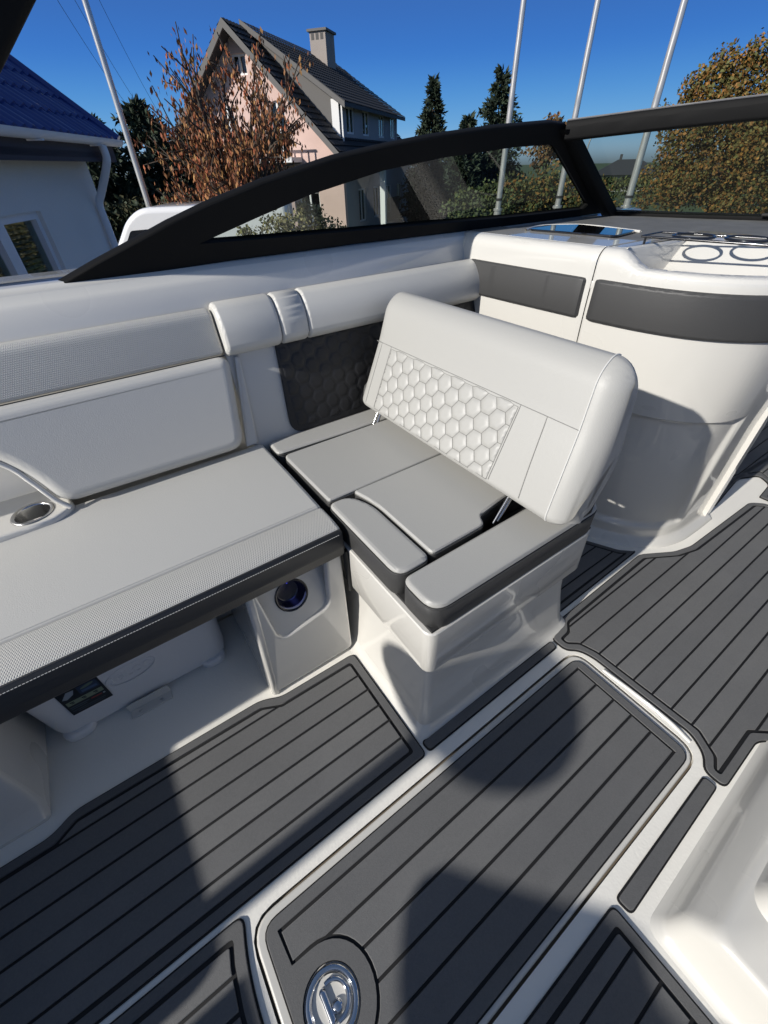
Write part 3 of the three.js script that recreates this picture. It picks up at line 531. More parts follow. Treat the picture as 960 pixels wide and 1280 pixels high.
  mesh('padded_band', conStrip(sOfZ(-1.70), sOfZ(-1.058), bandSec(0.985, 1.137, 0.016), 44, 50), M.vinylDark, g);
  mesh('padded_band', conStrip(sOfZ(-1.034), 0.985, bandSec(0.985, 1.140, 0.016), 90, 50), M.vinylDark, g);
  // dash top, dark glass lid
  mesh('dash_top', slab(roundPoly([[1.985, -1.74], [2.75, -1.74], [3.25, -0.95], [3.45, -0.10], [2.45, -0.10], [2.405, -0.43], [2.405, -1.048], [1.985, -1.048]], 0.01), 1.19, 1.2365, 0.003, 2), M.dash, g);
  mesh('glass_lid', slab(roundPoly([[1.93, -1.56], [2.10, -1.60], [2.235, -1.50], [2.20, -1.18], [1.99, -1.15]], 0.03, 5), 1.2392, 1.2475, 0.003, 2), M.blackGloss, g);
  mesh('lid_trim', tube([[1.925, 1.2425, -1.57], [2.10, 1.2425, -1.612], [2.245, 1.2425, -1.50], [2.208, 1.2425, -1.165]], 0.006, 8, 50), M.gel, g);
  // shoulder to dash infill
  const r = thing('cup_rack', 'dark metal rack with two rings over the console tray', 'rack');
  const bars = (a, b, rad) => bar(a, b, rad, rad, 10);
  mesh('front_rail', [bars([1.915, 1.262, -1.00], [1.985, 1.262, -0.60], 0.0045), bars([1.985, 1.262, -0.60], [2.08, 1.262, -0.44], 0.0045)], M.rackMetal, r);
  mesh('rear_rail', [bars([2.06, 1.264, -1.00], [2.15, 1.264, -0.55], 0.004), bars([1.915, 1.263, -1.0], [2.06, 1.264, -1.0], 0.004)], M.rackMetal, r);
  for (const [x, z] of [[2.022, -0.86], [2.075, -0.70], [2.13, -0.54]]) mesh('ring', new THREE.TorusGeometry(0.068, 0.0055, 8, 40).rotateX(Math.PI / 2).translate(x, 1.264, z), M.rackMetal, r);
  for (const p of [[1.918, -0.985], [2.08, -0.45]]) mesh('post', bars([p[0], 1.12, p[1]], [p[0], 1.262, p[1]], 0.0045), M.rackMetal, r);
}

// ------------------------------------------------------------------ windscreen
{
  const g = thing('windscreen', 'black framed boat windscreen with tinted side and front glass', 'windscreen');
  const o = V(0, 1.245 + 0.327 * 0.036, -1.780 - 0.945 * 0.036), uy = V(0, 0.375, 0.13).normalize(), k = Math.hypot(0.375, 0.13) / 0.375;
  const S = l => l.map(([x, y]) => [x, (y - 1.245) * k]);
  const outer = S([[-0.02, 1.222], [0.118, 1.277], [0.251, 1.325], [0.362, 1.366], [0.500, 1.410], [0.699, 1.462], [0.975, 1.520], [1.20, 1.552], [1.399, 1.576], [1.735, 1.606], [2.079, 1.626], [2.18, 1.622], [2.26, 1.59], [2.86, 1.238], [2.0, 1.234], [1.1, 1.238], [0.55, 1.236]]);
  const hole = S([[0.471, 1.305], [0.66, 1.355], [0.872, 1.412], [1.193, 1.474], [1.480, 1.507], [1.875, 1.536], [2.13, 1.545], [2.185, 1.528], [2.66, 1.288], [2.65, 1.280], [2.039, 1.281], [1.3, 1.293], [0.657, 1.304]]);
  mesh('side_frame', uvm(inFrame(extrude(outer, 0.036, 0.007, 3, [hole]), o, V(1, 0, 0), uy)), M.frame, g);
  mesh('side_glass', uvm(inFrame(new THREE.ShapeGeometry(shape(insetPoly(hole, -0.008))), o.clone().addScaledVector(V(1, 0, 0).cross(uy), 0.016), V(1, 0, 0), uy)), M.glass, g);
  // corner post and front pane
  const top = [[2.20, 1.612, -1.655], [2.36, 1.632, -1.33], [2.505, 1.648, -0.98], [2.66, 1.660, -0.55], [2.76, 1.665, -0.12]];
  const bot = [[2.86, 1.237, -1.715], [2.93, 1.2375, -1.36], [3.05, 1.2375, -0.98], [3.22, 1.2375, -0.55], [3.32, 1.2375, -0.12]];
  const sweep = (path, sec) => { const c = new THREE.CatmullRomCurve3(path.map(p => V(...p))); const rows = []; for (let i = 0; i <= 24; i++) { const p = c.getPointAt(i / 24), t = c.getTangentAt(i / 24); const side = V(-t.z, 0, t.x).normalize(), up = side.clone().cross(t).normalize(); if (up.y < 0) up.negate(); rows.push(sec.map(([a, b]) => p.clone().addScaledVector(side, a).addScaledVector(up, b))); } return loftRows(rows, true, true, 30); };
  const railSec = roundPoly([[-0.022, -0.052], [0.022, -0.046], [0.026, 0.0], [0.018, 0.020], [-0.018, 0.020], [-0.026, 0.0]], 0.006, 3);
  mesh('top_rail', sweep(top, railSec), M.frame, g);
  mesh('rail_trim', sweep(top.map(p => [p[0] - 0.002, p[1] + 0.0215, p[2]]), roundPoly([[-0.012, -0.003], [0.012, -0.003], [0.012, 0.004], [-0.012, 0.004]], 0.002, 2)), std(C(0.10, 0.10, 0.105), 0.35), g);
  mesh('base_rail', sweep(bot.map(p => [p[0], p[1] + 0.008, p[2]]), roundPoly([[-0.02, -0.012], [0.02, -0.012], [0.02, 0.016], [-0.02, 0.016]], 0.005, 2)), M.frame, g);
  mesh('corner_post', (() => { const A = V(...top[0]), B = V(...bot[0]); const rows = []; for (let i = 0; i <= 6; i++) { const p = A.clone().lerp(B, i / 6); rows.push(roundPoly([[-0.05, -0.03], [0.05, -0.03], [0.05, 0.03], [-0.05, 0.03]], 0.01, 3).map(([a, b]) => p.clone().add(V(a, -0.01, b)))); } return loftRows(rows, true, true, 40); })(), M.frame, g);
  { const pos = []; const ct = new THREE.CatmullRomCurve3(top.map(p => V(...p))), cb = new THREE.CatmullRomCurve3(bot.map(p => V(...p))); const n = 16; for (let i = 0; i < n; i++) { const a = ct.getPointAt(i / n), b = ct.getPointAt((i + 1) / n), c = cb.getPointAt(i / n), d = cb.getPointAt((i + 1) / n); for (const p of [a, c, d, a, d, b]) pos.push(p.x, p.y, p.z); } const gg = new THREE.BufferGeometry(); gg.setAttribute('position', new THREE.Float32BufferAttribute(pos, 3)); gg.computeVertexNormals(); mesh('front_glass', uvm(toCreasedNormals(gg, 60 * RAD)), M.glass, g); }
  mesh('wiper', [tube([[3.0, 1.262, -1.0], [3.02, 1.268, -0.8], [3.08, 1.265, -0.55]], 0.007, 8, 20)], M.rubber, g);
}
// canopy strut by the port quarter
{
  const g = thing('canopy_strut', 'black canopy strut rising from the port gunwale', 'strut');
  mesh('tube', loftRows([0, 0.5, 1].map(t => roundPoly([[-0.075, -0.03], [0.075, -0.03], [0.075, 0.03], [-0.075, 0.03]], 0.02, 4).map(([a, b]) => V(-0.49 + a, 1.235, -1.87 + b).lerp(V(0.60 + a, 2.25, -1.70 + b), t))), true, true, 50), M.frame, g);
  mesh('foot', slab(roundPoly([[-0.61, -1.93], [-0.37, -1.93], [-0.37, -1.81], [-0.61, -1.81]], 0.03, 4), 1.2385, 1.254, 0.005, 2), M.frame, g);
}
// helm step on the starboard side
{
  const g = thing('helm_step', 'white moulded two-tier step base on the starboard side of the floor', 'step');
  const rows = [[0.128, 0.672, 0.345], [0.124, 0.662, 0.334], [0.112, 0.655, 0.322], [0.078, 0.648, 0.294], [0.066, 0.644, 0.287], [0.055, 0.640, 0.283], [0.012, 0.622, 0.274], [-0.002, 0.610, 0.266], [-0.011, 0.594, 0.250]].map(([y, x0, z0]) => roundPoly([[x0, z0, 0.04], [2.2, z0 - 0.035], [2.2, 1.3], [x0 - 0.03, 1.3]], 0.02, 6).map(p => V(p[0], y, p[1])));
  mesh('lower_tier', loftRows(rows, true, true), M.gel, g);
  const rows2 = [[0.250, 0.850, 0.385], [0.243, 0.828, 0.366], [0.230, 0.815, 0.357], [0.16, 0.795, 0.352], [0.138, 0.785, 0.348], [0.122, 0.775, 0.343]].map(([y, x0, z0]) => roundPoly([[x0, z0, 0.06], [2.1, z0 - 0.02], [2.1, 1.25], [x0 - 0.02, 1.25]], 0.03, 7).map(p => V(p[0], y, p[1])));
  mesh('upper_tier', loftRows(rows2, true, true), M.gel, g);
  mesh('foam_pad', slab(roundPoly([[0.90, 0.425], [2.05, 0.40], [2.05, 1.2], [0.88, 1.2]], 0.05, 6), 0.250, 0.257, 0.002, 2), M.mat, g);
}
// starboard side: bench and helm console that send light back to the port side
{
  const g = thing('starboard_bench', 'pale grey upholstered bench along the starboard gunwale', 'bench');
  mesh('base', box(-1.3, 0.45, -0.01, 0.49, 0.93, 1.55, 0.02), M.gel, g);
  mesh('seat_cushion', alongX(roundPoly([[0.90, 0.50], [0.90, 0.60], [1.55, 0.612], [1.55, 0.50]], 0.03, 5), -1.3, 0.45, 0.02, 4, 60), M.vinyl, g);
  mesh('backrest', alongX(roundPoly([[1.55, 0.61], [1.64, 1.10], [1.72, 1.10], [1.70, 0.61]], 0.03, 5), -1.3, 0.45, 0.02, 4, 60), M.vinyl, g);
  const h = thing('helm_console', 'white starboard helm console with steering wheel', 'console');
  mesh('shell', alongZ(roundPoly([[2.05, -0.01], [1.80, 1.15], [1.95, 1.25], [3.0, 1.25], [3.0, -0.01]], 0.05, 5), 0.46, 1.66, 0.05, 4), M.gel, h);
  mesh('padded_band', alongZ(roundPoly([[1.79, 0.98], [1.82, 0.98], [1.80, 1.14], [1.77, 1.14]], 0.008, 3), 0.50, 1.60, 0.008, 2), M.vinylDark, h);
  mesh('steering_wheel', new THREE.TorusGeometry(0.17, 0.014, 10, 40).rotateY(Math.PI / 2).rotateZ(-0.4).translate(1.68, 1.06, 1.05), M.rubber, h);
  mesh('wheel_hub', [bar([1.70, 1.05, 1.05], [1.83, 0.99, 1.05], 0.03), bar([1.685, 1.055, 0.88], [1.685, 1.055, 1.22], 0.009)], M.steel, h);
}
// stern: sun lounge backrest across the port quarter, rolled canopy
{
  const g = thing('stern_lounge', 'grey upholstered stern lounge behind the bench', 'seat');
  mesh('backrest', alongZ(roundPoly([[-1.95, 0.30], [-1.45, 0.30], [-1.32, 0.50, 0.05], [-1.38, 0.56, 0.04], [-1.95, 0.50]], 0.04, 6), -1.66, -0.28, 0.05, 5, 60), M.vinyl, g);
  mesh('base', box(-1.95, -1.45, -0.01, 0.30, -1.66, -0.28, 0.02), M.gel, g);
  const r = thing('canopy_roll', 'rolled black sun canopy on steel legs across the stern', 'canopy');
  const rp = [[0.001, -0.86], [0.035, -0.84], [0.075, -0.74], [0.115, -0.62], [0.150, -0.52], [0.165, -0.45], [0.150, -0.37], [0.155, -0.30], [0.195, -0.22], [0.215, -0.10], [0.205, 0.1], [0.21, 0.3], [0.20, 0.6], [0.15, 0.72], [0.001, 0.75]];
  const rg = lathe(rp, 28); { const p = rg.attributes.position; for (let i = 0; i < p.count; i++) { const y = p.getY(i), a = Math.atan2(p.getZ(i), p.getX(i)), k = 1 + 0.06 * Math.sin(y * 14 + a * 3); p.setX(i, p.getX(i) * k); p.setZ(i, p.getZ(i) * k); } rg.computeVertexNormals(); }
  mesh('roll', rg.rotateX(Math.PI / 2).translate(-1.40, 0.815, 0.735), M.vinylBlack, r);
  for (const z of [0.35, 1.3]) mesh('leg', bar([-1.50, 0.60, z], [-1.40, 0.78, z], 0.014), M.steel, r);
  mesh('stern_deck', box(-1.98, -1.42, 0.40, 0.60, -0.24, 1.6, 0.02), M.gel, g);
  const s = thing('speaker_pole', 'black pole with a broad oval loudspeaker pod behind the lounge', 'loudspeaker');
  mesh('pole', bar([-1.72, 0.45, -0.385], [-1.72, 1.14, -0.385], 0.042, 0.042, 16), M.frame, s);
  mesh('pod', new THREE.SphereGeometry(1, 32, 20).scale(0.14, 0.15, 0.32).translate(-1.72, 1.25, -0.37), M.frame, s);
}

// ------------------------------------------------------------------ ground
const pol = (az, d, y = 0) => V(d * Math.sin(az * RAD), y, -d * Math.cos(az * RAD));
{
  const g = new THREE.PlaneGeometry(700, 700, 70, 70); g.rotateX(-Math.PI / 2); g.translate(0, GROUND, 0);
  struct('ground', uvm(g), std(C(0.075, 0.095, 0.04), 0.95, { map: grassColor }));
  struct('yard_paving', slab([[-12, -13], [14, -13], [14, 12], [-12, 12]], GROUND - 0.05, GROUND + 0.005), std(C(0.23, 0.225, 0.215), 0.9, { map: stuccoColor }));
  const t = thing('boat_trailer', 'steel boat trailer under the hull', 'trailer');
  for (const z of [-0.8, 0.8]) mesh('bunk', box(-1.9, 3.2, -1.0, -0.86, z - 0.06, z + 0.06, 0.01), M.rubber, t);
  for (const z of [-0.8, 0.8]) mesh('beam', box(-2.0, 3.4, -1.28, -1.16, z - 0.05, z + 0.05, 0.01), M.steel, t);
  for (const x of [-0.6, 0.3]) for (const z of [-1.05, 1.05]) { const w = mesh('wheel', lathe([[0.13, -0.09], [0.27, -0.095], [0.30, -0.06], [0.30, 0.06], [0.27, 0.095], [0.13, 0.09]], 28).rotateX(Math.PI / 2).translate(x, GROUND + 0.305, z), M.rubber, t); mesh('rim', lathe([[0.0001, 0.03], [0.10, 0.03], [0.135, 0.08], [0.135, -0.08], [0.10, -0.03]], 24).rotateX(Math.PI / 2).translate(x, GROUND + 0.305, z), M.steel, w); }
  for (const x of [-0.6, 0.3]) mesh('axle', box(x - 0.04, x + 0.04, GROUND + 0.26, GROUND + 0.34, -1.0, 1.0, 0.01), M.steel, t);
  for (const x of [-0.6, 0.3, 2.6]) for (const z of [-0.8, 0.8]) mesh('upright', box(x - 0.04, x + 0.04, GROUND + 0.34, -1.0, z - 0.04, z + 0.04, 0.005), M.steel, t);
}

// ------------------------------------------------------------------ buildings
const frameOf = (origin, e, y = GROUND) => { // local axes: a along the wall, b outwards to the viewer, c up
  const a = V(e[0], 0, e[1]).normalize(), b = V(-a.z, 0, a.x); return { a, b, o: V(origin[0], y, origin[1]), P: (s, t, h) => V(origin[0], y, origin[1]).addScaledVector(a, s).addScaledVector(b, t).add(V(0, h, 0)) };
};
function boxF(F, s0, s1, t0, t1, h0, h1) { const m = new THREE.BoxGeometry(s1 - s0, h1 - h0, t1 - t0); m.translate((s0 + s1) / 2, (h0 + h1) / 2, (t0 + t1) / 2); m.applyMatrix4(new THREE.Matrix4().makeBasis(F.a, V(0, 1, 0), F.b).setPosition(F.o)); return uvm(m); }
function polyF(F, pts, t0, t1, holes = []) { const g = extrude(pts, t1 - t0, 0, 1, holes); g.translate(0, 0, t0); g.applyMatrix4(new THREE.Matrix4().makeBasis(F.a, V(0, 1, 0), F.b).setPosition(F.o)); return uvm(g); }
const rectHole = (s0, s1, h0, h1) => [[s0, h0], [s1, h0], [s1, h1], [s0, h1]];
{
  // low white building with blue tile-profile roof. a runs away from the viewer
  const F = frameOf([0.08, -6.5], [0.47, -0.88]);   // b points to the viewer's right
  const H0 = 3.58;
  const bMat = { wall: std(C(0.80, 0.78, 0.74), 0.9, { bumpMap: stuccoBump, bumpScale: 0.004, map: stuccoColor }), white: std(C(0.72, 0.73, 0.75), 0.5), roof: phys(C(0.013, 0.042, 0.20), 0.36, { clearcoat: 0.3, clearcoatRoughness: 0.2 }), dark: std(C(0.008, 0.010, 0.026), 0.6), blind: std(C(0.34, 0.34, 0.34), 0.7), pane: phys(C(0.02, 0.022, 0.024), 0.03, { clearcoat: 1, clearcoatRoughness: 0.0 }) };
  const g = thing('white_building', 'low white building with shiny blue tile roof and white gutter', 'building');
  const wins = [[-0.92, 0.74, 1.40, 2.92]];
  mesh('wall', polyF(F, [[-2.6, 0], [2.52, 0], [2.52, 3.45], [-2.6, 3.45]], -0.62, -0.32, wins.map(w => rectHole(...w))), bMat.wall, g);
  mesh('wall', boxF(F, 2.22, 2.52, -6, -0.62, 0, 3.45), bMat.wall, g); mesh('wall', boxF(F, -2.6, -2.3, -6, -0.62, 0, 3.45), bMat.wall, g); mesh('wall', boxF(F, -2.6, 2.52, -6.3, -6, 0, 3.45), bMat.wall, g); mesh('ceiling', boxF(F, -2.6, 2.52, -6.3, -0.33, 3.30, 3.395), bMat.wall, g);
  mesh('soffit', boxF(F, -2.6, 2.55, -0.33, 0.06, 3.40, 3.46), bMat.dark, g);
  mesh('fascia', boxF(F, -2.6, 2.66, 0.02, 0.06, 3.36, 3.56), bMat.dark, g);
  // gutter
  const gut = []; for (let k = 0; k <= 10; k++) { const a = Math.PI + k / 10 * Math.PI; gut.push([0.075 * Math.cos(a), 0.075 * Math.sin(a)]); } for (let k = 10; k >= 0; k--) { const a = Math.PI + k / 10 * Math.PI; gut.push([0.068 * Math.cos(a), 0.068 * Math.sin(a)]); }
  { const gg = extrude(gut, 5.35, 0); gg.rotateY(Math.PI / 2); gg.translate(-2.6, 3.60, 0.135); gg.applyMatrix4(new THREE.Matrix4().makeBasis(F.a, V(0, 1, 0), F.b).setPosition(F.o)); const gm = mesh('gutter', uvm(gg), bMat.white, g);
    for (const s of [-1.2, 0.35, 1.9]) mesh('gutter_clip', boxF(F, s - 0.02, s + 0.02, 0.05, 0.215, 3.515, 3.53), bMat.white, gm); }
  const dp = p => { const q = F.P(p[0], p[1], p[2]); return [q.x, q.y, q.z]; };
  mesh('downpipe', [tube([[2.10, 0.135, 3.53], [2.10, 0.135, 3.40], [2.14, 0.06, 3.28], [2.26, -0.16, 3.02], [2.28, -0.245, 2.90], [2.28, -0.25, 2.6]].map(dp), 0.05, 12, 60), bar(dp([2.28, -0.25, 2.62]), dp([2.28, -0.25, 0]), 0.05, 0.05, 12)], bMat.white, g);
  // window with blind
  for (const [s0, s1, h0, h1] of wins) {
    const w = new THREE.Group(); w.name = 'window'; g.add(w);
    const fw = 0.075, mid = -0.09;
    mesh('frame', [boxF(F, s0, s1, -0.5, -0.37, h1 - fw, h1), boxF(F, s0, s1, -0.5, -0.37, h0, h0 + fw), boxF(F, s0, s0 + fw, -0.5, -0.37, h0 + fw, h1 - fw), boxF(F, s1 - fw, s1, -0.5, -0.37, h0 + fw, h1 - fw), boxF(F, mid - 0.09, mid + 0.09, -0.5, -0.365, h0 + fw, h1 - fw)], bMat.white, w);
    mesh('pane', boxF(F, s0 + fw, s1 - fw, -0.445, -0.435, h0 + fw, h1 - fw), M.glass, w);
    const sl = []; for (let h = h0 + 0.1; h < h1 - 0.08; h += 0.05) for (const [a, b] of [[s0 + fw + 0.02, mid - 0.11], [mid + 0.11, s1 - fw - 0.02]]) { const q = new THREE.BoxGeometry(b - a, 0.004, 0.045); q.rotateX(0.55); q.translate((a + b) / 2, h, -0.50); q.applyMatrix4(new THREE.Matrix4().makeBasis(F.a, V(0, 1, 0), F.b).setPosition(F.o)); sl.push(q); }
    for (const q of sl) mesh('blind_slat', q, bMat.blind, w);
    mesh('sill', boxF(F, s0 - 0.05, s1 + 0.05, -0.37, -0.22, h0 - 0.05, h0 - 0.01), bMat.white, w);
  }
  // roof: rows of pressed tile profile climbing away from the gutter
  const pitch = 38 * RAD, rowL = 0.35, waveW = 0.19;
  const roofP = (s, d, lift) => F.P(s, 0.13 - d * Math.cos(pitch) - lift * -Math.sin(pitch), 3.60 + d * Math.sin(pitch) + lift * Math.cos(pitch));
  for (let r = 0; r < 13; r++) {
    const pos = []; const ns = 190, s0 = -2.6, s1 = 2.72, nt = 3;
    const Q = (i, j) => { const s = s0 + (s1 - s0) * i / ns; const w = 0.018 * Math.sin((s / waveW) * 2 * Math.PI) + 0.006 * Math.sin(s / waveW * 4 * Math.PI); const dd = j === 0 ? r * rowL - 0.005 : r * rowL + (j - 1) / (nt - 1) * rowL; const lift = j === 0 ? w - 0.001 : w + 0.026 * (1 - (j - 1) / (nt - 1)); return roofP(s, dd, lift); };
    for (let i = 0; i < ns; i++) for (let j = 0; j < nt; j++) { const a = Q(i, j), b = Q(i + 1, j), c = Q(i, j + 1), d = Q(i + 1, j + 1); for (const p of [a, b, d, a, d, c]) pos.push(p.x, p.y, p.z); }
    const gg = new THREE.BufferGeometry(); gg.setAttribute('position', new THREE.Float32BufferAttribute(pos, 3)); gg.computeVertexNormals(); mesh('tile_row', uvm(toCreasedNormals(gg, 50 * RAD)), bMat.roof, g);
  }
  mesh('verge_trim', (() => { const a = roofP(2.72, -0.02, 0.03), b = roofP(2.72, 4.55, 0.03); return bar([a.x, a.y, a.z], [b.x, b.y, b.z], 0.05, 0.05, 8); })(), bMat.roof, g);
  mesh('roof_deck', (() => { const q = [roofP(-2.6, 0, -0.06), roofP(2.70, 0, -0.06), roofP(2.70, 4.55, -0.06), roofP(-2.6, 4.55, -0.06)]; const pos = []; for (const i of [0, 1, 2, 0, 2, 3]) pos.push(q[i].x, q[i].y, q[i].z); const gg = new THREE.BufferGeometry(); gg.setAttribute('position', new THREE.Float32BufferAttribute(pos, 3)); gg.computeVertexNormals(); return gg; })(), bMat.dark, g);
}
{
  // pink gabled house. F: a along the gable towards the left, b towards the viewer, ridge runs away
  const D = 25, c0 = pol(30.7, D), r = V(Math.sin(52.3 * RAD), 0, -Math.cos(52.3 * RAD)), p = V(-0.611, 0, -0.79).normalize();
  const w = 4.5, eH = 1.5 + 0.0227 * D - GROUND, aH = 1.5 + 0.1856 * D - GROUND, Ln = 12.5;
  const F = { a: p, b: r.clone().negate(), o: V(c0.x, GROUND, c0.z), P: (s, t, h) => V(c0.x, GROUND, c0.z).addScaledVector(p, s).addScaledVector(r, -t).add(V(0, h, 0)) };
  const basis = new THREE.Matrix4().makeBasis(p, V(0, 1, 0), p.clone().cross(V(0, 1, 0))); // right-handed frame used by polyF
  F.b = p.clone().cross(V(0, 1, 0)); const sgn = Math.sign(F.b.dot(r.clone().negate()));   // +1 when b faces the viewer
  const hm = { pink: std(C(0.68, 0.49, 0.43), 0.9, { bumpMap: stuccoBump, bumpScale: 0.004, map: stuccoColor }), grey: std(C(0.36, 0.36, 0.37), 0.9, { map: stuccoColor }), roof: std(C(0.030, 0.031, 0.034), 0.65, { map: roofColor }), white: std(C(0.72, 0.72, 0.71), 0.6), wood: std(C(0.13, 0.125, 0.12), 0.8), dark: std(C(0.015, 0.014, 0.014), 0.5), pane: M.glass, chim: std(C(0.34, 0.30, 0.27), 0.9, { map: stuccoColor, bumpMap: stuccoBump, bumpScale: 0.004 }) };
  const g = thing('gabled_house', 'pink plastered house with steep dark tiled roof, dormer and chimney', 'house');
  const T = (t0, t1) => sgn > 0 ? [t0, t1] : [-t1, -t0];
  const B = (s0, s1, t0, t1, h0, h1) => { const [u, v] = T(t0, t1); return boxF(F, s0, s1, u, v, h0, h1); };
  const poly = (pts, t0, t1, holes) => { const [u, v] = T(t0, t1); return polyF(F, pts, u, v, holes); };
  const arch = (s0, s1, h0, h1) => { const o = [[s0, h0], [s1, h0]]; for (let k = 0; k <= 10; k++) { const a = k / 10 * Math.PI; o.push([(s0 + s1) / 2 + (s1 - s0) / 2 * Math.cos(a), h1 + (s1 - s0) / 2 * Math.sin(a)]); } return o; };
  const openings = [rectHole(4.15, 4.85, eH + 2.55, eH + 3.2), arch(2.6, 3.4, eH - 0.2, eH + 1.3), arch(5.2, 6.0, eH - 0.2, eH + 1.3), rectHole(1.3, 2.4, 0.9, 2.3), rectHole(4.0, 5.2, 0.9, 2.3), rectHole(6.5, 7.6, 0.9, 2.3)];
  mesh('gable_wall', poly([[0, 0], [2 * w, 0], [2 * w, eH], [w, aH - 0.12], [0, eH]], -0.3, 0, openings), hm.pink, g);
  mesh('rear_gable', poly([[0, 0], [2 * w, 0], [2 * w, eH], [w, aH - 0.12], [0, eH]], -Ln, -Ln + 0.3), hm.pink, g);
  const sideHoles = [[2.0, 0.9], [4.4, 0.9], [6.8, 0.9], [9.2, 0.9]];
  const pierced = (s0, s1, t0, t1, h0, h1, wins) => {   // a wall along the ridge with its window openings
    const out = []; let t = t1; for (const [a, b, lo, hi] of wins) { out.push(B(s0, s1, b, t, h0, h1), B(s0, s1, a, b, h0, lo), B(s0, s1, a, b, hi, h1)); t = a; } out.push(B(s0, s1, t0, t, h0, h1)); return out;
  };
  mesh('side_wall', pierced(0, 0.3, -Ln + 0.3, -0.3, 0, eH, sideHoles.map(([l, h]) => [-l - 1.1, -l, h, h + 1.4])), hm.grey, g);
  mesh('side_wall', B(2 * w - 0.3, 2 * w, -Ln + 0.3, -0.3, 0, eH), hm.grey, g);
  const winAt = (o, t, label) => { const win = new THREE.Group(); win.name = 'window'; g.add(win); const xs = o.map(q => q[0]), hs = o.map(q => q[1]); const s0 = Math.min(...xs), s1 = Math.max(...xs), h0 = Math.min(...hs), h1 = Math.max(...hs); mesh('pane', B(s0, s1, -0.2, -0.18, h0, h1), hm.pane, win); mesh('frame', [B(s0, s0 + 0.07, -0.18, -0.1, h0, h1), B(s1 - 0.07, s1, -0.18, -0.1, h0, h1), B(s0 + 0.07, s1 - 0.07, -0.18, -0.1, h0, h0 + 0.07), B(s0 + 0.07, s1 - 0.07, -0.18, -0.1, h1 - 0.07, h1), B((s0 + s1) / 2 - 0.04, (s0 + s1) / 2 + 0.04, -0.179, -0.11, h0 + 0.07, h1 - 0.07)], hm.white, win); return win; };
  const sash = (s, t0, t1, h0, h1) => [B(s, s + 0.08, t0, t0 + 0.07, h0, h1), B(s, s + 0.08, t1 - 0.07, t1, h0, h1), B(s, s + 0.08, t0 + 0.07, t1 - 0.07, h0, h0 + 0.07), B(s, s + 0.08, t0 + 0.07, t1 - 0.07, h1 - 0.07, h1), B(s, s + 0.079, (t0 + t1) / 2 - 0.04, (t0 + t1) / 2 + 0.04, h0 + 0.07, h1 - 0.07)];
  for (const o of openings) winAt(o);
  for (const [l, h] of sideHoles) { const win = new THREE.Group(); win.name = 'window'; g.add(win); mesh('frame', sash(0.06, -l - 1.1, -l, h, h + 1.4), hm.white, win); mesh('pane', B(0.09, 0.10, -l - 1.04, -l - 0.06, h + 0.06, h + 1.34), hm.pane, win); }
  // balcony on the gable
  const bal = new THREE.Group(); bal.name = 'balcony'; g.add(bal);
  mesh('slab', B(2.0, 7.0, 0, 1.1, eH - 0.42, eH - 0.24), hm.white, bal);
  for (let s = 2.06; s < 7; s += 0.35) mesh('baluster', B(s, s + 0.05, 1.02, 1.07, eH - 0.24, eH + 0.6), hm.dark, bal);
  mesh('rail', B(2.0, 7.0, 1.0, 1.09, eH + 0.6, eH + 0.66), hm.dark, bal);
  // roof: two slopes of tile courses with overhang
  const ov = 0.75, th = Math.atan2(aH - eH, w), len = w / Math.cos(th) + 0.55;
  const slope = (side, t0, t1, courses, name, mat, d0 = 0) => {   // side 0 = towards s=0; d measured from the ridge
    const pos = [];
    const Pt = (d, t, lift) => { const s = side === 0 ? w - d * Math.cos(th) - lift * Math.sin(th) : w + d * Math.cos(th) + lift * Math.sin(th); const tt = sgn > 0 ? t : -t; return F.o.clone().addScaledVector(p, s).addScaledVector(F.b, tt).add(V(0, aH - d * Math.sin(th) + lift * Math.cos(th), 0)); };
    const quad = (a, b, c, d) => { for (const q of [a, b, c, a, c, d]) pos.push(q.x, q.y, q.z); };
    const cl = (len - d0) / courses, nc = Math.round((t1 - t0) / 0.24);
    for (let k = 0; k < courses; k++) for (let i = 0; i < nc; i++) { const u0 = t0 + (t1 - t0) * i / nc, u1 = t0 + (t1 - t0) * (i + 1) / nc, um = (u0 * 0.55 + u1 * 0.45), da = d0 + k * cl, db = d0 + (k + 1) * cl; const l0 = 0.02, l1 = 0.07; quad(Pt(da, u0, l0), Pt(db, u0, l1), Pt(db, um, l1 + 0.03), Pt(da, um, l0 + 0.03)); quad(Pt(da, um, l0 + 0.03), Pt(db, um, l1 + 0.03), Pt(db, u1, l1), Pt(da, u1, l0)); quad(Pt(db, u0, l1), Pt(db, u0, l0), Pt(db, u1, l0), Pt(db, u1, l1)); }
    quad(Pt(d0, t0, -0.12), Pt(len, t0, -0.12), Pt(len, t1, -0.12), Pt(d0, t1, -0.12)); quad(Pt(len, t0, -0.12), Pt(len, t0, 0.05), Pt(len, t1, 0.05), Pt(len, t1, -0.12));
    const gg = new THREE.BufferGeometry(); gg.setAttribute('position', new THREE.Float32BufferAttribute(pos, 3)); gg.computeVertexNormals(); return mesh(name, uvm(gg), mat, g);
  };
  slope(0, -Ln - 0.3, ov, 20, 'roof', hm.roof); slope(1, -Ln - 0.3, ov, 20, 'roof', hm.roof);
  const dir0 = V(0, 0, 0);
  for (const side of [0, 1]) { const s1 = side ? w + len * Math.cos(th) : w - len * Math.cos(th); const pts = side ? [[w, aH + 0.02], [w, aH - 0.25], [s1, aH - len * Math.sin(th) - 0.25], [s1, aH - len * Math.sin(th) + 0.02]] : [[w, aH + 0.02], [s1, aH - len * Math.sin(th) + 0.02], [s1, aH - len * Math.sin(th) - 0.25], [w, aH - 0.25]]; mesh('barge_board', poly(pts, ov - 0.02, ov + 0.04), hm.wood, g); }
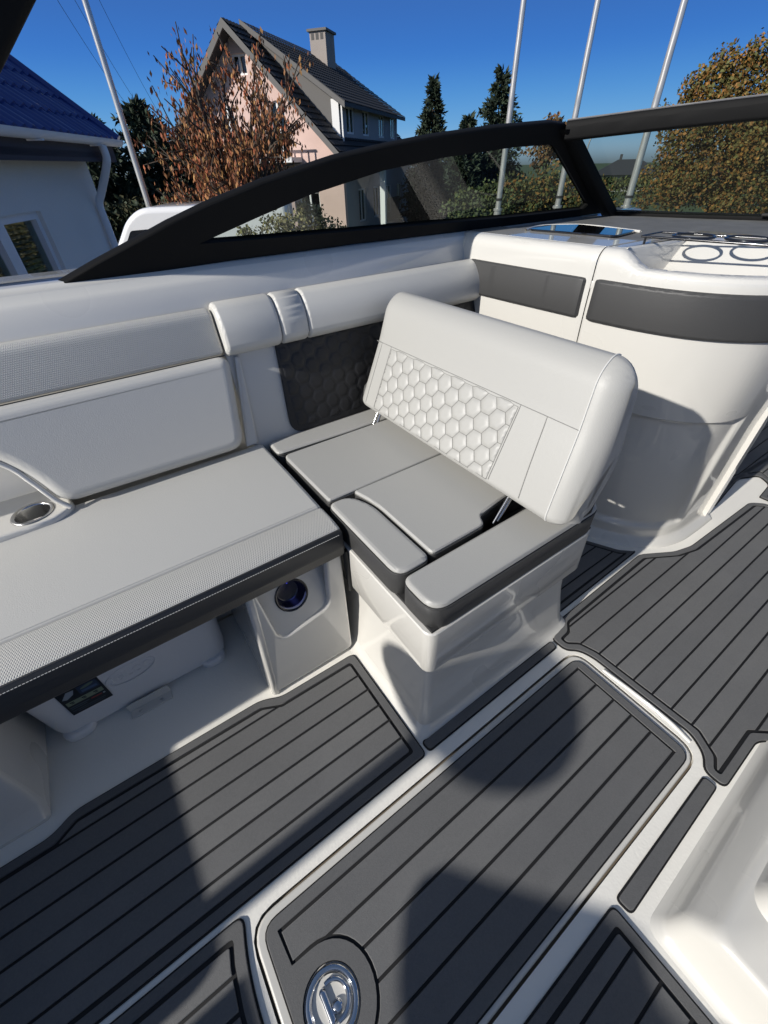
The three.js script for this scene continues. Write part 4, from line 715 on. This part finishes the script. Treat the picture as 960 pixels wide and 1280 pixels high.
  // shed dormer on the visible slope
  const dm = new THREE.Group(); dm.name = 'dormer'; g.add(dm); const dH = 1.5 + 2.30 - GROUND, dS = 0.40, dt0 = -10.6, dt1 = -0.95;
  const roofAt = s => eH + (aH - eH) * s / w;
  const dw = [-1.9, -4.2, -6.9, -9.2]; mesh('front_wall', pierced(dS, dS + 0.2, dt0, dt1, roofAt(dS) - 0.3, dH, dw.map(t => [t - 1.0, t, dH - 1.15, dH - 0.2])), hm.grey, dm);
  mesh('cheek', poly([[dS, roofAt(dS)], [dS, dH], [w - 0.1, aH - 0.1], [w * 0.6, roofAt(w * 0.6)]], dt1 - 0.12, dt1 + 0.002), hm.wood, dm);
  mesh('corner_board', B(dS - 0.03, dS + 0.32, dt1 + 0.005, dt1 + 0.05, roofAt(dS + 0.3) - 0.25, dH - 0.03), hm.white, dm);
  { const sl = Math.atan2(aH + 0.06 - dH, w - dS), pos = []; const Q = (s, t, l) => F.o.clone().addScaledVector(p, s).addScaledVector(F.b, sgn > 0 ? t : -t).add(V(0, dH + (s - dS) * Math.tan(sl) + l, 0)); const quad = (a, b, c, d) => { for (const q of [a, b, c, a, c, d]) pos.push(q.x, q.y, q.z); };
    const n = 16; for (let k = 0; k < n; k++) { const a = dS - 0.45 + (w - dS + 0.45) * k / n, b = dS - 0.45 + (w - dS + 0.45) * (k + 1) / n; for (let i = 0; i < 40; i++) { const u0 = dt0 - 0.3 + (dt1 - dt0 + 0.6) * i / 40, u1 = dt0 - 0.3 + (dt1 - dt0 + 0.6) * (i + 1) / 40, um = (u0 + u1) / 2; quad(Q(a, u0, 0.13), Q(a, um, 0.165), Q(b, um, 0.125), Q(b, u0, 0.09)); quad(Q(a, um, 0.165), Q(a, u1, 0.13), Q(b, u1, 0.09), Q(b, um, 0.125)); quad(Q(a, u0, 0.13), Q(a, u1, 0.13), Q(a, u1, 0.09), Q(a, u0, 0.09)); } }
    const e0 = dt0 - 0.3, e1 = dt1 + 0.3, s0 = dS - 0.45; quad(Q(s0, e0, -0.04), Q(s0, e1, -0.04), Q(w, e1, -0.04), Q(w, e0, -0.04)); quad(Q(s0, e0, -0.04), Q(s0, e0, 0.13), Q(s0, e1, 0.13), Q(s0, e1, -0.04)); quad(Q(s0, e1, -0.04), Q(s0, e1, 0.13), Q(w, e1, 0.12), Q(w, e1, -0.04));
    const gg = new THREE.BufferGeometry(); gg.setAttribute('position', new THREE.Float32BufferAttribute(pos, 3)); gg.computeVertexNormals(); mesh('dormer_roof', uvm(gg), hm.roof, dm);
    mesh('verge_board', poly([[s0, dH - 0.45 * Math.tan(sl) - 0.1], [s0, dH - 0.45 * Math.tan(sl) + 0.1], [w, aH + 0.2], [w, aH]], e1, e1 + 0.06), hm.wood, dm); }
  for (const t of dw) { const win = mesh('dormer_window', sash(dS + 0.03, t - 1.0, t, dH - 1.15, dH - 0.2), hm.white, dm); mesh('pane', B(dS + 0.06, dS + 0.07, t - 0.94, t - 0.06, dH - 1.09, dH - 0.26), hm.pane, win); }
  mesh('downpipe', B(dS - 0.16, dS - 0.08, dt1 - 0.12, dt1 - 0.04, roofAt(dS) - 0.2, dH - 0.1), hm.white, dm);
  // chimney
  const ch = new THREE.Group(); ch.name = 'chimney'; g.add(ch);
  mesh('stack', B(w - 1.25, w - 0.35, -8.2, -7.0, aH - 1.6, aH + 0.75), hm.chim, ch);
  mesh('cap', B(w - 1.35, w - 0.25, -8.3, -6.9, aH + 0.75, aH + 0.84), hm.wood, ch);
  for (const s of [0.02, 0.28, 0.54]) mesh('flue_opening', B(w - 1.15 + s, w - 0.98 + s, -7.001, -6.995, aH + 0.45, aH + 0.68), hm.dark, ch);
  // porch post and railing below the corner
  mesh('porch_post', B(-1.6, -1.35, -1.6, -1.35, 0, eH - 0.6), hm.white, g); mesh('porch_roof', B(-2.1, 0.0, -4.5, -0.4, eH - 0.6, eH - 0.4), hm.roof, g);
  for (let t = -4.3; t < -1.7; t += 0.22) mesh('porch_railing', B(-1.5, -1.46, t, t + 0.05, 0.9, 1.9), hm.dark, g);
}
{
  const g = thing('distant_bungalow', 'distant dark roofed bungalow with a small roof vent beyond the flagpoles', 'house');
  const c = pol(58.6, 70), F = frameOf([c.x, c.z], [Math.cos(58 * RAD), Math.sin(58 * RAD)]);
  const dk = std(C(0.035, 0.037, 0.042), 0.8), wl = std(C(0.30, 0.29, 0.27), 0.9);
  mesh('wall', boxF(F, -2.4, 4.5, -6, 0, 0, 1.7), wl, g);
  mesh('roof', (() => { const q = [F.P(-3, 0.6, 1.6), F.P(5, 0.6, 1.6), F.P(5, -6.6, 1.6), F.P(-3, -6.6, 1.6), F.P(-0.3, -3, 3.0), F.P(2.2, -3, 3.0)]; const pos = []; for (const [a, b, d] of [[0, 1, 5], [0, 5, 4], [1, 2, 5], [2, 3, 4], [2, 4, 5], [3, 0, 4], [0, 2, 1], [0, 3, 2]]) for (const k of [a, b, d]) pos.push(q[k].x, q[k].y, q[k].z); const gg = new THREE.BufferGeometry(); gg.setAttribute('position', new THREE.Float32BufferAttribute(pos, 3)); gg.computeVertexNormals(); return uvm(gg); })(), dk, g);
  mesh('roof_vent', boxF(F, -0.2, 0.1, -3.1, -2.9, 2.9, 3.5), dk, g);
  for (const s of [-1.6, 0.6, 2.6]) mesh('window', boxF(F, s, s + 1.1, 0.002, 0.03, 0.6, 1.4), M.blackGloss, g);
}

// ------------------------------------------------------------------ poles, wires, lamp, fence, vehicles
const galv = std(C(0.62, 0.60, 0.57), 0.42, { metalness: 0.55, map: galvColor, roughnessMap: galvRough });
for (const [az, d, r, label] of [[10.5, 16, 0.085, 'tall grey steel pole standing behind the white van'], [47.5, 19, 0.105, 'tall galvanised flagpole between the spruces, first of three from the house'], [53.6, 20, 0.11, 'tall galvanised flagpole, middle one of the three beside the windscreen corner'], [60.2, 20, 0.125, 'tall galvanised flagpole next to the broad autumn tree']]) {
  const p = pol(az, d, GROUND), g = thing('flagpole', label, 'pole', az > 40 ? 'three flagpoles in a row' : undefined);
  mesh('shaft', bar([p.x, p.y, p.z], [p.x, p.y + 8, p.z], r, r * 0.72, 18), galv, g);
  mesh('base_collar', [bar([p.x, p.y, p.z], [p.x, p.y + 1.9, p.z], r * 1.32, r * 1.25, 18), bar([p.x, p.y + 1.86, p.z], [p.x, p.y + 1.93, p.z], r * 1.5, r * 1.5, 18)], galv, g);
  mesh('joint_band', bar([p.x, p.y + 2.15, p.z], [p.x, p.y + 2.22, p.z], r * 1.12, r * 1.12, 18), M.rubber, g);
}
{
  const p = pol(55.4, 42, GROUND), g = thing('street_lamp', 'slim curved street lamp beyond the flagpoles', 'street lamp');
  const a = pol(57.2, 42, 0).sub(pol(55.4, 42, 0));
  mesh('column', tube([[p.x, p.y, p.z], [p.x, p.y + 4.2, p.z], [p.x + a.x * 0.25, p.y + 4.85, p.z + a.z * 0.25], [p.x + a.x * 0.8, p.y + 5.05, p.z + a.z * 0.8]], 0.045, 8, 40), galv, g);
  mesh('lantern', new THREE.SphereGeometry(0.2, 14, 10).scale(1.6, 0.4, 1).translate(p.x + a.x, p.y + 5.03, p.z + a.z), M.steel, g);
}
for (const [y, dz, wl] of [[12.5, 0, 'thin overhead wire closest to the blue roof'], [13.6, 0.6, 'thin overhead wire passing close behind the steel pole'], [15.2, 1.6, 'thin overhead wire farthest from the blue roof, beside the russet tree']]) {
  const a = pol(4.5, 30, 0), b = pol(13.5, 62, 0); const pts = []; for (let k = 0; k <= 12; k++) { const t = k / 12; pts.push([a.x + (b.x - a.x) * t + dz, y + (3.2 - y) * t - 1.6 * Math.sin(Math.PI * t), a.z + (b.z - a.z) * t]); }
  tag(mesh('overhead_wire', tube(pts, 0.012, 5, 50), M.rubber), wl, 'wire', 'overhead wires');
}
{
  const g = thing('metal_fence', 'dark metal picket fence behind the white building', 'fence');
  const a = pol(3.5, 15.5), b = pol(13, 17.5), n = 42;
  for (let k = 0; k <= n; k++) { const p = a.clone().lerp(b, k / n); mesh('picket', bar([p.x, GROUND, p.z], [p.x, GROUND + 1.75, p.z], 0.018, 0.018, 5), M.rubber, g); }
  for (const h of [0.3, 1.6]) mesh('rail', bar([a.x, GROUND + h, a.z], [b.x, GROUND + h, b.z], 0.025, 0.025, 5), M.rubber, g);
}
{
  // white panel van seen over the gunwale; local frame: x forward, z to its right
  const g = thing('white_van', 'white high-roofed panel van parked behind the boat', 'van');
  const paint = phys(C(0.80, 0.80, 0.80), 0.35, { clearcoat: 1, clearcoatRoughness: 0.05 });
  const prof = roundPoly([[-3.0, 0.35], [2.35, 0.35], [2.55, 0.55], [2.5, 1.0], [1.75, 1.32], [0.95, 2.30, 0.3], [0.55, 2.52, 0.25], [-2.95, 2.55, 0.12]], 0.08, 6);
  mesh('body', alongZ(prof, -0.98, 0.98, 0.12, 5, 60), paint, g);
  mesh('windscreen', alongZ([[1.00, 2.20], [1.70, 1.38], [1.735, 1.385], [1.06, 2.205]], -0.78, 0.78), M.blackGloss, g);
  for (const z of [-0.985, 0.965]) mesh('door_window', alongZ(roundPoly([[0.05, 1.45], [1.40, 1.45], [0.90, 2.08], [0.05, 2.12]], 0.06, 4), z, z + 0.02), M.blackGloss, g);
  for (const z of [-0.992, 0.978]) mesh('side_moulding', alongZ([[-2.9, 0.75], [2.2, 0.75], [2.2, 0.88], [-2.9, 0.88]], z, z + 0.014), M.rubber, g);
  mesh('bumper', alongZ(roundPoly([[2.3, 0.32], [2.62, 0.34], [2.62, 0.62], [2.35, 0.66]], 0.04), -0.96, 0.96, 0.03), M.rubber, g);
  for (const x of [-1.9, 1.55]) for (const z of [-0.92, 0.92]) { const wq = mesh('wheel', lathe([[0.2, -0.1], [0.33, -0.1], [0.35, -0.06], [0.35, 0.06], [0.33, 0.1], [0.2, 0.1]], 24).rotateX(Math.PI / 2).translate(x, 0.35, z), M.rubber, g); mesh('hub_cap', lathe([[0.0001, 0.05], [0.15, 0.04], [0.205, 0.09], [0.205, -0.09], [0.15, -0.04], [0.0001, -0.05]], 20).rotateX(Math.PI / 2).translate(x, 0.35, z), M.steel, wq); }
  for (const z of [-0.75, 0.75]) mesh('headlight', new THREE.SphereGeometry(0.16, 14, 10).scale(0.5, 0.7, 1).translate(2.45, 0.95, z), M.chrome, g);
  for (const z of [-1.1, 1.02]) mesh('mirror', box(1.25, 1.36, 1.5, 1.78, z - 0.06, z + 0.14, 0.03, 3), M.rubber, g);
  g.position.set(3.2, GROUND + 0.06, -13.9); g.rotation.y = Math.PI - 0.55;
}
{
  const g = thing('parked_car', 'small dark parked car on the road beyond the flagpoles', 'car');
  mesh('body', alongZ(roundPoly([[-2.1, 0.3], [2.1, 0.3], [2.15, 0.75], [1.2, 0.92], [0.5, 1.42], [-1.2, 1.45], [-1.95, 0.95], [-2.15, 0.8]], 0.15, 5), -0.85, 0.85, 0.1, 4, 60), phys(C(0.02, 0.022, 0.03), 0.3, { clearcoat: 1 }), g);
  mesh('windows', alongZ(roundPoly([[-1.7, 0.98], [0.95, 0.96], [0.42, 1.36], [-1.15, 1.38]], 0.08, 4), -0.86, 0.86), M.blackGloss, g);
  for (const x of [-1.35, 1.35]) for (const z of [-0.78, 0.78]) mesh('wheel', lathe([[0.02, 0.09], [0.3, 0.1], [0.32, 0.05], [0.32, -0.05], [0.3, -0.1], [0.02, -0.09]], 20).rotateX(Math.PI / 2).translate(x, 0.32, z), M.rubber, g);
  const p = pol(55.2, 47, GROUND); g.position.copy(p); g.rotation.y = 0.7;
}

// ------------------------------------------------------------------ vegetation
function quadLeaf(pos, col, c, size, dir, nrm, color, ratio = 0.45) {
  const s = dir.clone().cross(nrm).normalize(); const a = c, b = c.clone().addScaledVector(dir, size * 0.5).addScaledVector(s, size * ratio * 0.5), d = c.clone().addScaledVector(dir, size), e = c.clone().addScaledVector(dir, size * 0.5).addScaledVector(s, -size * ratio * 0.5).addScaledVector(nrm, size * 0.12);
  for (const q of [a, b, d, a, d, e]) { pos.push(q.x, q.y, q.z); col.push(color[0], color[1], color[2]); }
}
const rdir = () => { const z = rr(-1, 1), a = rr(0, 6.2832), r = Math.sqrt(1 - z * z); return V(r * Math.cos(a), z, r * Math.sin(a)); };
const leafMat = phys(C(1, 1, 1), 0.75, { vertexColors: true, side: THREE.DoubleSide, transmission: 0.0 });
const barkMat = std(C(0.07, 0.055, 0.042), 0.95);
function geoFrom(pos, col) { const g = new THREE.BufferGeometry(); g.setAttribute('position', new THREE.Float32BufferAttribute(pos, 3)); if (col) g.setAttribute('color', new THREE.Float32BufferAttribute(col, 3)); g.computeVertexNormals(); g.setAttribute('uv', new THREE.Float32BufferAttribute(new Float32Array(pos.length / 3 * 2), 2)); return g; }
function pick(pal) { const c = pal[Math.floor(rnd() * pal.length)], k = rr(0.7, 1.25); return [c[0] * k, c[1] * k, c[2] * k]; }
// broadleaf tree grown from limbs: the twigs carry the leaves
function broadleaf(name, label, category, base, height, spread, o) {
  const g = thing(name, label, category, o.group); const wood = [], pos = [], col = [], tips = [];
  const grow = (a, dir, len, r, lvl) => {
    const b = a.clone().addScaledVector(dir, len).add(V(rr(-1, 1), 0, rr(-1, 1)).multiplyScalar(len * 0.08)); wood.push(bar([a.x, a.y, a.z], [b.x, b.y, b.z], r, r * 0.68, lvl > 1 ? 5 : 7));
    if (lvl >= o.levels) { tips.push([a, b]); return; }
    if (lvl >= o.levels - 1) tips.push([a, b]);
    const n = lvl === 0 ? o.limbs : Math.round(rr(3, 4.4));
    for (let k = 0; k < n; k++) {
      const t = lvl === 0 ? rr(0.45, 1) : rr(0.35, 1), st = a.clone().lerp(b, k === 0 ? 1 : t);
      const az = (k + rnd()) / n * 6.2832, tilt = (k === 0 ? rr(0.05, 0.35) : rr(0.45, 1.0)) * o.open; const q = new THREE.Quaternion().setFromUnitVectors(V(0, 1, 0), dir); const nd = V(Math.sin(tilt) * Math.cos(az), Math.cos(tilt), Math.sin(tilt) * Math.sin(az)).applyQuaternion(q); nd.y += o.rise; nd.normalize();
      grow(st, nd, len * rr(0.6, 0.82) * (lvl === 0 ? spread : 1), r * 0.58, lvl + 1);
    }
  };
  grow(base.clone(), V(rr(-0.05, 0.05), 1, rr(-0.05, 0.05)).normalize(), height * o.trunk, height * 0.022, 0);
  for (const [a, b] of tips) for (let k = 0; k < o.leaves; k++) {
    const c = a.clone().lerp(b, rr(0.05, 1.15)).addScaledVector(rdir(), rnd() * o.cloud);
    const d = o.droop ? V(rr(-0.5, 0.5), -1, rr(-0.5, 0.5)).normalize() : rdir();
    quadLeaf(pos, col, c, o.size * rr(0.6, 1.3), d, rdir(), pick(o.pal), o.ratio || 0.5);
  }
  mesh('trunk', wood, barkMat, g); const cr = mesh('crown', geoFrom(pos, col), leafMat, g); return g;
}
broadleaf('cherry_tree', 'autumn tree with sparse drooping russet leaves in front of the pink house', 'tree', pol(19.8, 16.0, GROUND), 7.0, 1.08, { levels: 4, limbs: 10, open: 1.0, rise: 0.10, trunk: 0.28, leaves: 14, cloud: 0.24, size: 0.135, droop: true, ratio: 0.42, pal: [[0.22, 0.088, 0.030], [0.28, 0.12, 0.036], [0.17, 0.06, 0.024], [0.32, 0.17, 0.055], [0.13, 0.055, 0.028], [0.26, 0.075, 0.028], [0.24, 0.10, 0.03], [0.30, 0.08, 0.03]] });
const autumn = [[0.11, 0.09, 0.020], [0.085, 0.09, 0.022], [0.19, 0.10, 0.020], [0.23, 0.11, 0.020], [0.09, 0.085, 0.02], [0.17, 0.12, 0.028]];
const greenish = [[0.05, 0.075, 0.02], [0.07, 0.09, 0.024], [0.10, 0.105, 0.028], [0.06, 0.08, 0.03], [0.045, 0.06, 0.02]];
function bushTree(name, label, category, base, blobs, n, size, pal, group, trunkR = 0.25) {   // dense crown: leaves through the shells of overlapping clumps
  const g = thing(name, label, category, group), pos = [], col = [], wood = [];
  const cl = []; for (const [c, r] of blobs) { const m = Math.max(3, Math.round(14 * r)); for (let k = 0; k < m; k++) { const d = rdir(); cl.push([c.clone().addScaledVector(d, r * rr(0.45, 0.98)), r * rr(0.22, 0.42)]); } cl.push([c, r * 0.7]); }
  const tot = cl.reduce((s, q) => s + q[1] ** 2, 0);
  for (const [c, r] of cl) { const tone = rr(0.75, 1.2), m = Math.round(n * r * r / tot); for (let k = 0; k < m; k++) { const d = rdir(); const p = c.clone().addScaledVector(d, r * Math.pow(rnd(), 0.4)); const cc = pick(pal); quadLeaf(pos, col, p, size * rr(0.6, 1.3), rdir(), rdir(), [cc[0] * tone, cc[1] * tone, cc[2] * tone], 0.7); } }
  const top = blobs.reduce((s, q) => s.add(q[0]), V(0, 0, 0)).multiplyScalar(1 / blobs.length);
  wood.push(bar([base.x, base.y, base.z], [top.x, top.y, top.z], trunkR, trunkR * 0.5, 8)); for (const [c] of blobs) { const m = base.clone().lerp(top, 0.55); wood.push(bar([m.x, m.y, m.z], [c.x, c.y, c.z], trunkR * 0.45, trunkR * 0.15, 6)); }
  mesh('trunk', wood, barkMat, g); mesh('crown', geoFrom(pos, col), leafMat, g); return g;
}
function blobsAt(list) { return list.map(([az, d, y, r]) => [pol(az, d, y), r]); }
bushTree('oak_tree', 'broad autumn tree with golden brown crown behind the front windscreen', 'tree', pol(67.5, 34, GROUND), blobsAt([[66, 34, 3.6, 2.0], [64, 33.5, 2.3, 1.7], [68.5, 34.5, 4.0, 2.1], [70.5, 34, 2.9, 2.4], [66.5, 33, 0.9, 2.2], [63.6, 33, 0.2, 1.5], [69.5, 33, 0.8, 2.3], [72.5, 34, 1.6, 2.5], [75, 35, 2.6, 2.6], [66.2, 34, 4.8, 1.1], [63.6, 33.6, 3.2, 1.5], [62.8, 33.4, 1.4, 1.4], [70, 34.5, 4.6, 1.7], [64.6, 34, 4.0, 1.2]]), 46000, 0.17, autumn.concat([[0.22, 0.10, 0.02], [0.12, 0.095, 0.025]]));
bushTree('copper_bush', 'small copper leaved tree behind the windscreen corner', 'tree', pol(51.8, 40, GROUND), blobsAt([[51.8, 40, 3.0, 1.0], [52.3, 40, 2.2, 1.2], [51.0, 40, 2.0, 1.0]]), 1500, 0.28, [[0.20, 0.10, 0.035], [0.15, 0.08, 0.03], [0.11, 0.08, 0.03]], undefined, 0.12);
bushTree('garden_shrub', 'low shrub with pale yellow leaves seen through the side glass', 'shrub', pol(24, 11, GROUND), blobsAt([[17.6, 11, -0.1, 0.5], [22.5, 11, 0.3, 0.62], [26, 11.2, 0.4, 0.62], [28.8, 11.4, 0.25, 0.6], [20.3, 11, 0.1, 0.55], [24.5, 11, -0.5, 0.7], [28, 11, -0.5, 0.7], [20.5, 11, -0.6, 0.6]]), 9500, 0.075, [[0.28, 0.24, 0.10], [0.16, 0.15, 0.05], [0.09, 0.10, 0.03], [0.34, 0.30, 0.16]], undefined, 0.06);
for (const [az, d, y, r, lab] of [[50.2, 26, 0.2, 1.7, 'rounded olive green bush behind the first two flagpoles'], [54.0, 27, 0.1, 1.8, 'olive and yellow bush behind the middle flagpole'], [57.5, 30, -0.6, 1.2, 'low olive bush between the middle and last flagpole'], [45.6, 25, -0.1, 1.5, 'dark green bush at the foot of the spruces']])
  bushTree('roadside_bush', lab, 'bush', pol(az, d, GROUND), blobsAt([[az, d, y, r * 0.8], [az - 1.6, d, y - 0.4, r * 0.7], [az + 1.6, d, y - 0.3, r * 0.75], [az, d - 0.5, y - 0.9, r * 0.8]]), 3600, 0.17, az > 49 ? autumn.concat(greenish) : greenish, 'bushes along the road', 0.08);
// conifers: whorls of drooping boughs with needle sprays
function conifer(name, label, base, height, radius, o = {}) {
  const g = thing(name, label, 'tree', o.group), pos = [], col = [], wood = [bar([base.x, base.y, base.z], [base.x, base.y + height, base.z], height * 0.016, 0.01, 7)];
  const pal = o.pal || [[0.018, 0.034, 0.018], [0.026, 0.044, 0.022], [0.035, 0.05, 0.024], [0.014, 0.026, 0.015]];
  for (let y = height * (o.start || 0.06); y < height * 0.985; y += height * (o.step || 0.028)) {
    const f = 1 - y / height, R = radius * Math.pow(f, o.pow || 0.85) * rr(0.8, 1.15) + 0.08, n = Math.max(4, Math.round(9 * (0.4 + f)));
    for (let k = 0; k < n; k++) {
      const a = rr(0, 6.2832), up = (o.up || 0.05) - 0.35 * f + rr(-0.1, 0.15), L = R * rr(0.7, 1.12); const d = V(Math.cos(a), up, Math.sin(a)).normalize(), s = V(base.x, base.y + y, base.z);
      wood.push(bar([s.x, s.y, s.z], [s.x + d.x * L * 0.8, s.y + d.y * L * 0.8, s.z + d.z * L * 0.8], 0.018, 0.006, 4));
      const m = Math.round((o.dens || 16) * (0.5 + L / radius));
      for (let q = 0; q < m; q++) { const t = rr(0.12, 1), c = s.clone().addScaledVector(d, L * t); const nd = d.clone().multiplyScalar(0.8).add(rdir().multiplyScalar(0.75)).normalize(); c.y -= 0.06 * t * L; quadLeaf(pos, col, c, (o.size || 0.3) * rr(0.6, 1.3) * (1.15 - 0.4 * t), nd, rdir(), pick(pal), o.ratio || 0.32); }
    }
  }
  for (let q = 0; q < 14; q++) quadLeaf(pos, col, V(base.x, base.y + height * rr(0.9, 1.0), base.z), 0.25, V(rr(-0.4, 0.4), 1, rr(-0.4, 0.4)).normalize(), rdir(), pick(pal), 0.2);
  mesh('trunk', wood, barkMat, g); mesh('crown', geoFrom(pos, col), leafMat, g); return g;
}
conifer('spruce_tree', 'dark pointed spruce beside the end of the pink house', pol(40.0, 34, GROUND), 6.9, 2.1, { dens: 34, size: 0.36, step: 0.022, group: 'conifers behind the windscreen' });
conifer('spruce_tree', 'wider dark spruce behind the first of the three flagpoles', pol(46.4, 31, GROUND), 6.8, 2.9, { dens: 34, size: 0.36, step: 0.022, group: 'conifers behind the windscreen' });
conifer('spruce_tree', 'short spruce standing left of the first flagpole', pol(43.6, 30, GROUND), 5.0, 2.0, { dens: 34, size: 0.36, step: 0.022, group: 'conifers behind the windscreen' });
conifer('pine_tree', 'bushy dark pine behind the steel pole', pol(11.8, 24, GROUND), 5.2, 2.1, { pow: 0.5, up: 0.25, size: 0.36, dens: 34 });
conifer('pine_tree', 'bushy dark pine close beside the white building', pol(7.6, 23, GROUND), 4.6, 1.9, { pow: 0.45, up: 0.2, size: 0.36, dens: 34 });
// 
conifer('pine_tree', 'low dark pine behind the russet autumn tree', pol(16.0, 26, GROUND), 4.6, 2.0, { pow: 0.5, up: 0.2, size: 0.36, dens: 34 });
// hedge rows that close the view below the skyline
function hedge(label, az0, az1, d, h, pal, n, size) {
  const g = thing('hedge', label, 'hedge'), pos = [], col = []; const A = pol(az0, d, GROUND), B = pol(az1, d, GROUND);
  for (let i = 0; i < n; i++) { const t = rnd(), c = A.clone().lerp(B, t); const hh = h * (0.86 + 0.14 * Math.sin(t * 37) * Math.cos(t * 15)); c.y += hh * Math.sqrt(rnd()); c.add(V(rr(-0.5, 0.5), 0, rr(-0.5, 0.5))); quadLeaf(pos, col, c, size * rr(0.6, 1.3), rdir(), rdir(), pick(pal), 0.6); }
  mesh('foliage', geoFrom(pos, col), leafMat, g); mesh('stems', (() => { const l = []; for (let k = 0; k <= 16; k++) { const c = A.clone().lerp(B, k / 16); l.push(bar([c.x, c.y, c.z], [c.x, c.y + h * 0.8, c.z], 0.04, 0.02, 5)); } return l; })(), barkMat, g);
}
hedge('tall dark evergreen hedge behind the flagpoles', 38, 49, 33, 2.9, [[0.02, 0.036, 0.018], [0.028, 0.046, 0.022], [0.036, 0.05, 0.022]], 9000, 0.22);
hedge('clipped olive hedge along the far road', 49, 80, 52, 2.0, greenish, 8000, 0.3);
hedge('dark hedge behind the fence and van', 2, 20, 21, 2.6, [[0.02, 0.034, 0.017], [0.03, 0.044, 0.02], [0.06, 0.055, 0.02]], 8000, 0.2);

renderer.render(scene, camera);
